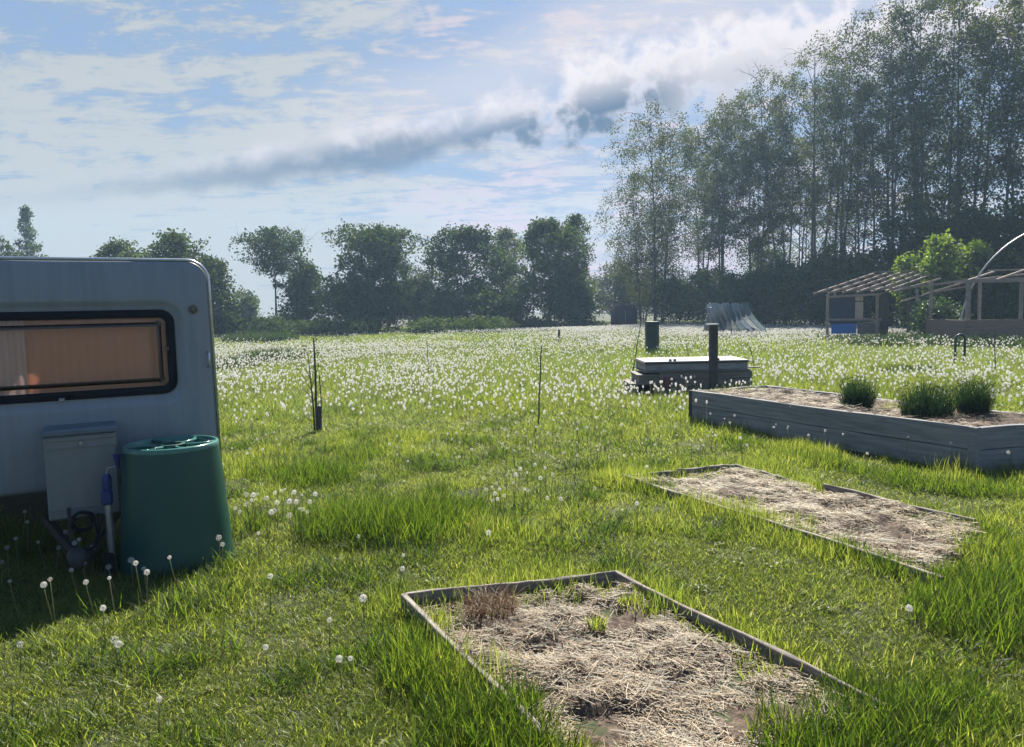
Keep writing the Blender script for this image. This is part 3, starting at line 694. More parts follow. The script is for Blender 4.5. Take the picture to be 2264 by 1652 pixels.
# hull: sides, roof (with an added hole letting sun onto the curtain) and floor
prof = [(p[0], p[2]) for p in o_pts]
top = [i for i, p in enumerate(prof) if p[1] > ZT-.001]
hp = []
for i, p in enumerate(prof):
    hp.append(p)
    if i == 17:                      # after the top right corner: points along the roof
        z_ = p[1]; hp += [(.33, z_), (.20, z_)]
dep = [.045, .62, .76, 2.2, 4.2]
vs = [(p[0], d_, p[1]) for d_ in dep for p in hp]; n_ = len(hp); fs = []
for i in range(len(dep)-1):
    for k in range(n_):
        k2 = (k+1) % n_
        if k == 18 and i == 1: continue
        fs.append((i*n_+k, (i+1)*n_+k, (i+1)*n_+k2, i*n_+k2))
fs.append(tuple((len(dep)-1)*n_+k for k in range(n_)))
b = MB(); b.add(vs, fs); b.build('hull', M['cpaint'], car, smooth=True, sharp=40)
b = MB(); b.box((.265, .69, ZT+.02), (.2, .22, .03), ch=.008)  # unseen roof light, added so the sun makes a glow on the curtain
rl = b.build('added_roof_light', None or M['pane'], car)
b = MB(); b.tube([(p[0]*1.004, p[1]-.022, p[2]+.002) for p in o_pts[8:28]], .011, 8); b.build('edge_trim', M['ctrim'], car, smooth=True)
wf = MB()
A_, B_ = win(.036, -.020, .06), win(.0, -.030); D_ = win(-.022, -.022); E_ = win(-.022, .0); Z_ = win(.036, .0, .06)
vs = Z_+A_+B_+D_+E_; fs = []
for i in range(4):
    for k in range(N):
        k2 = (k+1) % N; fs.append((i*N+k, i*N+k2, (i+1)*N+k2, (i+1)*N+k))
wf.add(vs, fs); wnd = wf.build('window', M['rubber'], car, smooth=True, sharp=45)
b = MB(); A_ = win(-.028, -.018, .06); b.add(A_+[(p[0], p[1]+.004, p[2]) for p in A_], [tuple(range(N)), tuple(range(2*N-1, N-1, -1))]); b.build('pane', M['pane'], wnd)
b = MB(); A_ = win(-.055, -.024, .05); B_ = win(-.070, -.028, .045); D_ = win(-.085, -.024, .04); vs = A_+B_+D_; fs = []
for i in range(2):
    for k in range(N):
        k2 = (k+1) % N; fs.append((i*N+k, i*N+k2, (i+1)*N+k2, (i+1)*N+k))
M['pframe'] = flat('tinted pane edge', (.13, .085, .07), .35)
b.add(vs, fs); b.build('pane_frame', M['pframe'], wnd, smooth=True)
b = MB(); b.box((.675, -.030, 1.42), (.03, .012, .02), ch=.003); b.build('window_catch', M['pframe'], wnd)
b = MB(); b.box((.0, -.034, 1.098), (.035, .02, .022), ch=.003); b.build('window_knob', M['steel'], wnd)
def curtain(name, x0, x1, y0, amp, fr, mat, zt=1.72, zb=1.06):
    n = 90; vs = []; fs = []
    for i in range(n+1):
        t = i/n; x_ = x0+(x1-x0)*t; ph = fr*t*2*math.pi+.8*math.sin(5*t)
        for (zz, k) in ((zt, .6), ((zt+zb)/2, 1.0), (zb, 1.2)):
            vs.append((x_, y0+amp*k*math.sin(ph), zz))
    for i in range(n):
        for j in range(2): fs.append((i*3+j, i*3+3+j, i*3+4+j, i*3+1+j))
    m_ = MB(); m_.add(vs, fs); return m_.build(name, mat, car, smooth=True)
curtain('curtain', -.2, .80, .06, .010, 9, M['curtain'])
curtain('net_curtain', -.80, -.19, .05, .014, 9, M['net'])
b = MB(); b.tube([(-.8, .07, 1.735), (.8, .07, 1.735)], .008, 6); b.build('curtain_rail', M['ctrim'], car)
# marker lamp, grab handle
b = MB(); pr = [(.0, 0), (.018, 0), (.02, .004), (.03, .006), (.034, .004), (.036, 0.)]
for (r_, mi) in ((.036, 0),):
    n = 20; vs = [(.865+rr*math.cos(2*math.pi*k/n), -.022-d_*1.6, 1.70+rr*math.sin(2*math.pi*k/n)) for (rr, d_) in ((.036, -.004), (.035, .008), (.026, .009), (.022, .004), (.013, .011), (.001, .012)) for k in range(n)]
    fs = [(i*n+k, i*n+(k+1) % n, (i+1)*n+(k+1) % n, (i+1)*n+k) for i in range(5) for k in range(n)]
b.add(vs, fs); b.build('marker_lamp', surf('smoked lens', (.09, .07, .05), (.22, .20, .16), scale=60, rough=.3), car, smooth=True, sharp=30)
b = MB(); b.tube([(.952, .0, 1.38), (.957, -.035, 1.37), (.957, -.035, 1.28), (.952, 0, 1.27)], .008, 6); b.build('grab_handle', M['ctrim'], car, smooth=True)
# gas locker on the drawbar
b = MB(); lx = .10; b.box((lx, -.17, .61), (.42, .30, .56), ch=.012); lk = b.build('gas_locker', M['locker'], car)
b = MB(); b.box((lx, -.175, .905), (.435, .32, .045), ch=.012); b.build('lid', M['lockertop'], lk)
for (z_, h_) in ((.862, .018), (.805, .01), (.40, .008)):
    b = MB(); b.box((lx, -.322, z_), (.415, .010, h_), ch=.002); b.build('ridge', M['locker'], lk)
b = MB(); b.lathe([(.001, .012), (.012, .012), (.014, 0)], 14); o = b.build('latch', M['steel'], lk); o.location = (lx, -.328, .835); o.rotation_euler = (R(90), 0, 0)
b = MB()
for sx in (-1, 1): b.bar((.10+sx*.26, .25, .22), (0.02*sx+.08, -.60, .14), .05, .06, ch=.004)
b.bar((.08, -.56, .15), (.08, -.74, .15), .06, .06, ch=.01)
b.build('drawbar', M['iron'], car)
b = MB(); b.tube([(.05, -.76, .18), (.05, -.83, .22), (.05, -.88, .21), (.05, -.91, .16)], [.04, .055, .05, .03], 12); b.build('hitch', M['iron'], car, smooth=True)
jx, jy = .235, -.47
b = MB(); b.tube([(jx, jy, .12), (jx, jy, .62)], .022, 12); jw = b.build('jockey_wheel', M['steel'], car, smooth=True, sharp=40); jw.location.z = -.12
b = MB(); b.box((jx-.005, jy, .60), (.07, .07, .10), ch=.015).lathe([(.026, 0), (.03, .01), (.03, .07), (.02, .10)], 12, (jx, jy, .65), True, True); b.build('clamp', M['blue'], jw)
b = MB(); b.tube([(jx, jy, .74), (jx+.01, jy, .79), (jx+.07, jy-.02, .80)], .006, 6); b.build('crank', M['steel'], jw)
b = MB(); b.tube([(jx+.07, jy-.02, .79), (jx+.07, jy-.02, .84), (jx+.07, jy-.02, .88)], [.012, .018, .028], 10); b.build('handle', M['blue'], jw, smooth=True, sharp=40)
b = MB(); n = 20
vs = [(jx-.02+sx*w_, jy+r_*math.cos(2*math.pi*k/n), .12+r_*math.sin(2*math.pi*k/n)) for (r_, w_, sx) in ((.05, .03, -1), (.1, .035, -1), (.115, .02, -1), (.115, .02, 1), (.1, .035, 1), (.05, .03, 1)) for k in range(n)]
b.add(vs, [(i*n+k, i*n+(k+1) % n, ((i+1) % 6)*n+(k+1) % n, ((i+1) % 6)*n+k) for i in range(6) for k in range(n)]); b.build('tyre', M['rubber'], jw, smooth=True)
b = MB()
for i in range(4):
    pts = [(lx+.04+.03*i, -.37, .36-.03*i), (lx+.06, -.50-.03*i, .24), (.15, -.75, .22+.02*i), (.05, -.78, .2)]
    b.tube([Vector(p)+Vector((0, 0, .03*math.sin(i+j))) for j, p in enumerate(pts)], .007, 6)
b.build('cable', M['rubber'], car, smooth=True)
b = MB()
pts = []
for k in range(60): a = k*.42; pts.append((lx-.02+(.062+.010*math.sin(k))*math.cos(a), -.42+.03*math.sin(k*.3), .33+(.06+.01*math.cos(k*.7))*math.sin(a)))
b.tube(pts, .008, 6); b.build('coiled_cable', M['rubber'], car, smooth=True)
b = MB(); b.bar((lx-.09, -.42, .05), (lx-.09, -.42, .43), .022, .022); b.build('steady_leg', M['iron'], car)
b = MB()
for sx in (-1, 1):
    vs = [(sx*.93+s_*.09, 2.4+r_*math.cos(2*math.pi*k/24), .31+r_*math.sin(2*math.pi*k/24)) for (r_, s_) in ((.15, -1), (.29, -1), (.31, -.7), (.31, .7), (.29, 1), (.15, 1)) for k in range(24)]
    m_ = MB(); m_.add(vs, [(i*24+k, i*24+(k+1) % 24, ((i+1) % 6)*24+(k+1) % 24, ((i+1) % 6)*24+k) for i in range(6) for k in range(24)]); m_.build('wheel', M['rubber'], car, smooth=True)

# ------------------------------------------------------------------ green water butt, upside down
bt_scale = (.985, .985, .905)
M['green'] = surf('green plastic', (.003, .052, .043), (.004, .062, .05), scale=3, rough=.38, detail=4)
bt = thing('water_butt', 'big dark green plastic water butt standing upside down beside the caravan', 'water butt', (-2.315, 5.0, -.01)); bt.scale = bt_scale
b = MB(); b.lathe([(.365, 0), (.36, .03), (.345, .30), (.322, .62), (.302, .862)], 72); b.build('barrel', M['green'], bt, smooth=True, sharp=60)
M['rimglint'] = surf('rim with painted highlight', (.035, .14, .115), (.08, .20, .17), scale=8, rough=.2)  # bright glints on rim and ribs painted in as a paler green
b = MB(); b.lathe([(.303, .862), (.304, .885), (.298, .897), (.284, .900), (.276, .893), (.274, .84)], 72); b.build('rim', M['rimglint'], bt, smooth=True)
b = MB(); n = 60
b.lathe([(.275, .842), (.17, .846), (.07, .86), (.0005, .862)], n); b.build('base_disc', M['green'], bt, smooth=True)
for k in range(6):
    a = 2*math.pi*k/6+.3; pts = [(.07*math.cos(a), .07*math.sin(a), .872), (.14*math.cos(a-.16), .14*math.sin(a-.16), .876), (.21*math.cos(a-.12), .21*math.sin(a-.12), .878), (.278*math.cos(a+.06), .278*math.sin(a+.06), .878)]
    b = MB(); b.tube(pts, [.014, .013, .013, .015], 8); b.build('rib', M['rimglint'], bt, smooth=True)
b = MB(); b.lathe([(.085, .845), (.085, .888), (.075, .892), (.062, .888), (.06, .85)], 30); b.build('hub_ring', M['green'], bt, smooth=True, sharp=50)

# ------------------------------------------------------------------ sapling, canes, sticks
M['cane'] = surf('cane', (.03, .026, .02), (.07, .06, .045), scale=20, rough=.8)
def cane(p0, top, r_, label, name='garden_cane', cat='cane', mat=None, Y=None):
    """p0: V px of foot, top: V px of its upper end"""
    a = G(*p0); q = at(*top, a.y)
    b_ = MB(); n = 6; pts = [a.lerp(q, i/n)+Vector((.006*math.sin(i*2.1+a.x), .006*math.cos(i*1.7), 0)) for i in range(n+1)]
    pts = [Vector(p)-a for p in pts]; pts[0].z = -.05
    b_.tube(pts, [r_*(1-.25*i/n) for i in range(n+1)], 7)
    o = b_.build(name, mat or M['cane'], None, True, loc=a); return tag(o, label, cat)
cane((1190, 938), (1197, 764), .012, 'straight thin garden cane standing alone in mid meadow')
cane((1196, 830), (1180, 755), .008, 'leaning hair thin cane just behind the straight one')
cane((948, 826), (944, 757), .012, 'thin grey cane far left of centre in the meadow')
cane((1396, 842), (1417, 712), .013, 'leaning cane left of the dark cylinder behind the steps')
cane((1526, 806), (1517, 763), .012, 'short twig like stick behind the white lid')
cane((1668, 812), (1659, 769), .012, 'short stick at the right end of the decking box')
cane((2200, 822), (2199, 726), .012, 'thin dark rod in front of the planked planter')
cane((1236, 757), (1236, 729), .07, 'short dark stump like post at the far middle of the meadow', 'short_post', 'post', M['dkwood'])
sp = G(702, 952); sap = thing('staked_sapling', 'young bare sapling tied to a stake with a dark guard round its foot', 'sapling', sp)
kx = sp.y/F
b = MB(); b.tube([(0, 0, -.05), (-.004, 0, .4), (.006, 0, .8), (.004, .0, (952-745)*kx)], [.016, .016, .015, .012], 8); b.build('stake', M['cane'], sap, smooth=True)
b = MB(); b.tube([(-.035, -.02, 0), (-.04, -.02, .35), (-.055, -.02, .62), (-.075, -.01, .95), (-.10, 0, 1.15)], [.014, .012, .01, .006, .003], 7)
for (z0, dx, dz) in ((.45, -.26, .28), (.55, -.30, .5), (.62, .10, .3), (.68, -.16, .35), (.72, .08, .42), (.4, .16, .3)):
    b.tube([(-.045, -.02, z0), (-.045+dx*.5, 0.03*dx, z0+dz*.55), (-.045+dx, .05*dx, z0+dz)], [.005, .004, .002], 5)
b.build('trunk', M['bark'], sap, smooth=True)
b = MB(); b.lathe([(.042, .02), (.042, .22), (.040, .34)], 16, (.02, 0, 0)); b.build('tree_guard', M['dkwood'], sap, smooth=True)
b = MB(); b.tube([(.055, 0, 0), (.07, 0, .45), (.06, 0, .78)], .008, 6); b.build('second_stake', M['cane'], sap)
P_ = []
for (x_, z_) in ((-.30, .75), (-.34, 1.06), (-.1, 1.16), (.0, (952-750)*kx), (-.2, 1.02), (.05, 1.1), (.06, .92)):
    P_.append(rng.normal(0, .022, (9, 3))+np.array([x_, 0, z_]))
link('leaves', leaves_mesh(np.concatenate(P_), .035, 'leaves'), M['leaf_mid'], sap)

# ------------------------------------------------------------------ stepped timber box with white lid, and its post
M['white'] = surf('white lid', (.38, .37, .35), (.24, .23, .215), scale=4, rough=.5)
M['red'] = surf('red fabric', (.10, .02, .03), (.22, .05, .06), scale=18, rough=.8)
D0 = 14.0; u_ = D0/F
tb = thing('timber_tub', 'grey stepped timber tub with a flat white lid behind the tall raised bed', 'tub', (at(1560, 874, D0).x, D0, 0))
def tx(px): return at(px, 850, D0).x-tb.location.x
def tz(py): return at(1560, py, D0).z
b = MB(); xl, xr = tx(1458), tx(1663); w_ = xr-xl
for k in range(3): b.box(((xl+xr)/2, .55, .06+.135*k), (w_, 1.1, .128), ch=.006)
b.build('lower_box', M['greywood'], tb)
z1 = .405; zt = tz(803); xl2, xr2 = tx(1427), tx(1654)
b = MB(); b.box(((xl2+xr2)/2, .53, z1+.012), (xr2-xl2+.04, 1.15, .024), ch=.004); b.build('rim_board', M['greywood'], tb)
b = MB(); b.box(((xl2+xr2)/2, .55, (z1+.026+zt)/2), (xr2-xl2, 1.06, zt-z1-.026), ch=.01); b.build('upper_box', surf('grey boards', (.16, .165, .165), (.30, .31, .31), scale=3, stretch=(1, 1, 4), rough=.8), tb)
b = MB(); b.box(((xl2+xr2)/2+.01, .55, zt+.012), (xr2-xl2+.06, 1.12, .02), ch=.004); b.build('lid_edge', M['dkwood'], tb)
b = MB(); b.box(((xl2+xr2)/2+.01, .57, zt+.036), (xr2-xl2+.02, 1.12, .022), ch=.006); ld = b.build('lid', M['white'], tb)
for px in (1484, 1494, 1590):
    b = MB(); b.box((tx(px), .08, zt+.06), (.05, .06, .05), ch=.006); b.build('clip', M['dkwood'], ld)
b = MB(); b.box((tx(1668), .1, tz(815)), (.24, .12, .02)); b.build('side_shelf', M['greywood'], tb)
for (x0, x1, py, nm) in ((1409, 1459, 826, 'step'), (1392, 1446, 845, 'step'), (1376, 1432, 864, 'step')):
    a_, c_ = tx(x0), tx(x1); zz = tz(py); b = MB(); b.box(((a_+c_)/2, .45, zz-.015), (c_-a_, .9, .03), ch=.004)
    b.box(((a_+c_)/2+.02, .46, (zz-.034)/2), (c_-a_-.03, .86, max(.02, zz-.034))) if zz > .1 else None
    b.build(nm, M['greywood'], tb)
b = MB(); b.box((tx(1475.5), -.03, tz(843)), (.145, .04, .21), ch=.012); o = b.build('bag', M['red'], None, loc=(tb.location.x, tb.location.y, 0)); tag(o, 'small dark red bag hanging on the front of the timber tub', 'bag')
pp = at(1577, 860, D0-.35); ps = thing('wooden_post', 'dark square post with a flat cap in front of the timber tub', 'post', (pp.x, pp.y, 0), .1)
hp_ = at(1577, 719, D0-.35).z
b = MB(); b.box((0, 0, hp_/2-.05), (.13, .13, hp_+.1), ch=.006); b.build('shaft', M['dkwood'], ps)
b = MB(); b.box((-.015, 0, hp_+.012), (.20, .18, .024), ch=.004); b.build('cap', surf('zinc cap', (.5, .5, .52), (.4, .4, .42), scale=9, rough=.4), ps)
cp = G(1442, 784); cb = thing('compost_cylinder', 'dark blue green upright cylinder standing in the meadow behind the timber tub', 'water butt', cp)
hc = at(1442, 711, cp.y).z; M['dkgreen'] = surf('dark teal plastic', (.010, .028, .035), (.016, .04, .045), scale=4, rough=.5)
b = MB(); b.lathe([(.225, 0), (.235, .3), (.235, hc*.93), (.238, hc*.935), (.238, hc), (.2, hc+.004), (.001, hc+.01)], 32); b.build('drum', M['dkgreen'], cb, smooth=True, sharp=40)
b = MB(); b.lathe([(.240, hc*.9), (.247, hc*.905), (.247, hc*.93), (.240, hc*.935)], 32); b.build('rim', M['dkgreen'], cb, smooth=True)
tussock(G(1460, 788), .45, .55, 500, 'green weeds round the foot of the dark cylinder', M['tussock'], 'grass_mound', 'grass mound', w=.014)

# ------------------------------------------------------------------ dome tent, curved sheets
M['tent'] = surf('dark tent cloth', (.014, .014, .03), (.026, .025, .045), scale=3, rough=.9, spec=.1)
tp = at(1379, 712, 58); tn = thing('dome_tent', 'dark rounded tent at the far end of the meadow under the trees', 'tent', (tp.x, 58, 0))
zb, zt_ = 0.0, at(1379, 669, 58).z; rw = 28*58/F
n = 28; vs = []; fs = []
for i in range(11):
    t = i/10
    for k in range(n):
        a = 2*math.pi*k/n; sq = 1/(abs(math.cos(a))**3.2+abs(math.sin(a))**3.2)**(1/3.2)
        rr = rw*sq*(max(0, 1-t**4.2))**(1/2.4)*(1+.03*math.sin(5*a)); vs.append((rr*math.cos(a)+.12*t, rr*1.2*math.sin(a), zt_*t*(1+.02*math.cos(2*a))))
for i in range(10):
    for k in range(n): fs.append((i*n+k, i*n+(k+1) % n, (i+1)*n+(k+1) % n, (i+1)*n+k))
b = MB(); b.add(vs, fs); b.build('canopy', M['tent'], tn, smooth=True)
b = MB(); b.box((-.05, -rw*1.2-.02, zt_*.35), (.03, .02, zt_*.66)); b.build('zip', surf('zip tape', (.16, .16, .18), scale=9), tn)
for sx in (-1, 1):
    b = MB(); b.tube([(sx*rw*1.03*math.cos(R(a))+.1*math.sin(R(a)), sx*.5*math.cos(R(a)), zt_*1.02*math.sin(R(a))) for a in range(0, 181, 15)], .018, 6); b.build('tent_pole', M['rubber'], tn, smooth=True)
SH = [M['sh%d' % i] if False else surf('curved sheet %d' % i, c, tuple(q*.75 for q in c), scale=2, rough=.45) for i, c in enumerate([(.40, .42, .48), (.30, .34, .40), (.20, .26, .32), (.36, .39, .41), (.18, .26, .29), (.22, .30, .40), (.36, .40, .44), (.15, .22, .23)])]
Ds = 38.0; kq = Ds/F
def curved_sheet(px0, topy, px1, i, label):
    """a bent sheet: upper edge at px0, foot at px1, sweeping down to the right"""
    base = at(px0, 738, Ds); x1 = (px1-px0)*kq; z1 = at(px0, topy, Ds).z
    n = 14; vs = []; th = .035; wd = 1.3
    pts = []
    for k in range(n+1):
        t = k/n; pts.append((x1*(t**1.25*.55+.45*t*t), z1*(1-t)**.8*(1-.10*math.sin(math.pi*t))))
    for k, (x_, z_) in enumerate(pts):
        for (dy, o2) in ((0, 0), (wd, 0), (wd, 1), (0, 1)):
            vs.append((x_+o2*th*.8+dy*.5*(1-.1*k/n), dy*.8+.02*math.sin(4*k), z_+o2*th*.6))
    fs = [(k*4+j, k*4+(j+1) % 4, k*4+4+(j+1) % 4, k*4+4+j) for k in range(n) for j in range(4)]
    fs += [(3, 2, 1, 0), tuple(n*4+j for j in range(4))]
    b_ = MB(); b_.add(vs, fs); o = b_.build('curved_sheet', SH[i], None, True, loc=(base.x, Ds-.12*i, 0), sharp=50); tag(o, label, 'curved sheet', 'curved sheets piled in the far meadow')
nm_ = ['leftmost', 'second', 'third', 'fourth', 'fifth', 'sixth', 'seventh', 'rightmost']
for i in range(8):
    curved_sheet(1562+i*9.5, 674-(3 if i % 2 else 0), 1580+i*14.2, i, nm_[i]+' curved sheet of the pale pile standing in the far meadow' if i in (0, 7) else nm_[i]+' curved sheet from the left in the pale pile')
b = MB(); a0 = at(1550, 737, Ds); b.add([(0, 0, 0), (.05, 0, 0), (.47, .0, 1.5), (.40, 0, 1.52), (.55, 1.2, 0), (.6, 1.2, 0), (.97, 1.2, 1.52), (.92, 1.2, 1.54)], [(0, 1, 2, 3), (7, 6, 5, 4), (0, 3, 7, 4), (1, 5, 6, 2), (3, 2, 6, 7), (0, 4, 5, 1)])
o = b.build('curved_sheet', SH[1], None, loc=(a0.x, Ds-.05, 0)); tag(o, 'steep pale sheet propping up the left end of the pile', 'curved sheet', 'curved sheets piled in the far meadow')

# ------------------------------------------------------------------ open shelter with lath roof
DS = 30.0
sh = thing('open_shelter', 'open weathered shelter with a bare lath roof and a blue panel', 'shelter', (at(1900, 740, DS).x, DS, 0))
def S(px, py, Y=DS): return at(px, py, Y)-sh.location
def post(px, y0, y1, w, Y=DS, mat='lath', nm='post'):
    b_ = MB(); p = S(px, y0, Y); q = S(px, y1, Y); q.z = 0; q.x = p.x
    b_.bar(q, p, w, w, ch=.006); b_.build(nm, M[mat], sh)
post(1830, 652, 726, .09); post(1956, 646, 755, .24, mat='dkwood'); post(2018, 668, 731, .32, DS+2.5, 'dkwood'); post(2028, 640, 731, .09, DS+2.4); post(1846, 640, 720, .09, DS+3.5); post(1940, 650, 735, .09, DS)
M['bluepanel'] = surf('blue panel', (.03, .13, .42), (.05, .19, .52), scale=5, rough=.5); M['dkblue'] = surf('dark blue sheet', (.02, .03, .06), (.035, .045, .085), scale=3, rough=.5); M['tan'] = surf('tan board', (.45, .33, .24), (.55, .42, .31), scale=4, stretch=(4, 4, 1), rough=.7)
def panel(x0, x1, y0, y1, mat, nm, Y=DS+.08, th=.03):
    a_ = S(x0, y0, Y); c_ = S(x1, y1, Y); b_ = MB(); b_.box(((a_.x+c_.x)/2, a_.y, (a_.z+c_.z)/2), (abs(c_.x-a_.x), th, abs(a_.z-c_.z)), ch=.004); return b_.build(nm, M[mat], sh)
panel(1835, 1890, 659, 706, 'dkblue', 'dark_panel'); panel(1838, 1893, 717, 737, 'bluepanel', 'blue_panel'); panel(1836, 1893, 709, 716, 'dkblue', 'rail_panel', DS+.14)
panel(1891, 1908, 656, 665, 'tan', 'board_top', DS+.05); panel(1891, 1908, 668, 705, 'tan', 'tan_board', DS+.05); panel(1896, 1949, 714, 738, 'greywood', 'grey_panel', DS+.1)
b = MB(); b.bar(S(1832, 707), S(1955, 706.5), .07, .08); b.build('sill_rail', M['lath'], sh)
for (p_, q_) in ((S(1832, 657), S(1956, 650)), (S(1846, 640, DS+3.5), S(2028, 634, DS+3.5))):
    b = MB(); b.bar(p_, q_, .08, .09); b.build('wall_plate', M['lath'], sh)
# roof: eave line low and near, ridge line high and far
e0, e1 = S(1799, 650, DS-.4), S(1958, 644, DS-.4); r0, r1 = S(1932, 605, DS+4.5), S(2080, 600, DS+4.5)
for t in np.linspace(0, 1, 6):
    b = MB(); b.bar(Vector(e0).lerp(Vector(e1), t), Vector(r0).lerp(Vector(r1), t), .045, .07); b.build('rafter', M['lath'], sh)
for t in np.linspace(0, 1, 7):
    p_, q_ = Vector(e0).lerp(Vector(r0), t), Vector(e1).lerp(Vector(r1), t); ex = (q_-p_)*random.uniform(.0, .35); b = MB(); b.bar(p_+Vector((0, 0, .06)), q_+ex*(t if t < .8 else .3)+Vector((0, 0, .07)), .045, .03); b.build('roof_lath', M['lath'], sh)
e2, r2 = S(2140, 626, DS-2.5), S(2140, 628, DS+3)
for (p_, q_) in ((S(1956, 650, DS), S(2080, 616, DS)), (S(1990, 668, DS-.2), S(2140, 622, DS-.8)), (S(2040, 650, DS-.3), S(2140, 633, DS-1)), (S(1956, 640, DS), S(2140, 622, DS-1.5)), (S(1990, 640, DS+2), S(2140, 618, DS))):
    b = MB(); b.bar(p_, q_, .05, .06); b.build('brace', M['lath'], sh)
b = MB(); b.tube([S(2040, 712, DS-1), S(2075, 722, DS-1.2), S(2108, 740, DS-1.4)], .035, 8); o = b.build('pipe', M['iron'], None, loc=sh.location); tag(o, 'dark green pipe slanting down from the shelter to the planter', 'pipe')

# planked planter with frame, polytunnel hoop
DP = 26.0
pl = thing('planter_frame', 'brown planked planter with a tall timber frame at the right edge', 'planter', (at(2200, 740, DP).x, DP, 0))
def Q(px, py, Y=DP): return at(px, py, Y)-pl.location
a_, c_ = Q(2133, 708), Q(2420, 708)
for k in range(3):
    hgt = .295; z_ = Q(2133, 708).z-hgt/2-k*.30; b = MB(); b.box(((a_.x+c_.x)/2, 0, z_), (c_.x-a_.x, .06, hgt), ch=.005); b.build('plank', M['brwood'], pl)
    b = MB(); b.box((a_.x+.03, 1.26, z_), (.06, 2.4, hgt), ch=.005); b.build('plank', M['brwood'], pl)
for px in (2145, 2263, 2380):
    p_ = Q(px, 620); b = MB(); b.bar((p_.x, .08, 0), (p_.x, .08, p_.z), .14 if px == 2145 else .10, .10, ch=.006); b.build('frame_post', M['lath'], pl)
    b = MB(); b.bar((p_.x, 2.4, 0), (p_.x, 2.4, p_.z+.1), .10, .10, ch=.006); b.build('frame_post', M['lath'], pl)
b = MB(); b.bar(Q(2130, 622), Q(2420, 618), .10, .12); b.build('top_beam', M['lath'], pl)
for (p_, q_) in ((Q(2130, 618, DP+2.4), Q(2420, 612, DP+2.4)), (Q(2140, 620), Q(2200, 600, DP+2.4)), (Q(2200, 620), Q(2290, 588, DP+1)), (Q(2160, 618), Q(2270, 606, DP+2.4)), (Q(2185, 598, DP+1.5), Q(2400, 592, DP+1.5))):
    b = MB(); b.bar(p_, q_, .05, .06); b.build('roof_pole', M['lath'], pl)
hc_ = at(2159, 620, DP+.3); Rh = 4.0; cx_ = hc_.x+Rh*math.cos(R(30)); cz_ = hc_.z-Rh*math.sin(R(30))
b = MB(); b.tube([(cx_-Rh*math.cos(R(a)), DP+.35, max(0, cz_)+Rh*math.sin(R(a))) for a in range(0, 181, 5)], .03, 8)
hb = b.build('tunnel_hoop', M['steel'], None, True); tag(hb, 'pale metal polytunnel hoop arching above the planter at the right edge', 'hoop')
ug = G(2122, 806); b = MB(); wv = .125; hv = at(2122, 740, ug.y).z
b.tube([(-wv, 0, -.1), (-wv, 0, hv-.12), (-wv*.75, 0, hv-.03), (-wv*.2, 0, hv), (wv*.3, 0, hv), (wv*.8, 0, hv-.04), (wv, .02, hv-.14), (wv, .03, -.1)], .03, 10)
o = b.build('bent_pipe', M['dkgreen'], None, True, loc=ug); tag(o, 'dark bent pipe hoop sticking out of the grass before the planter', 'pipe hoop')

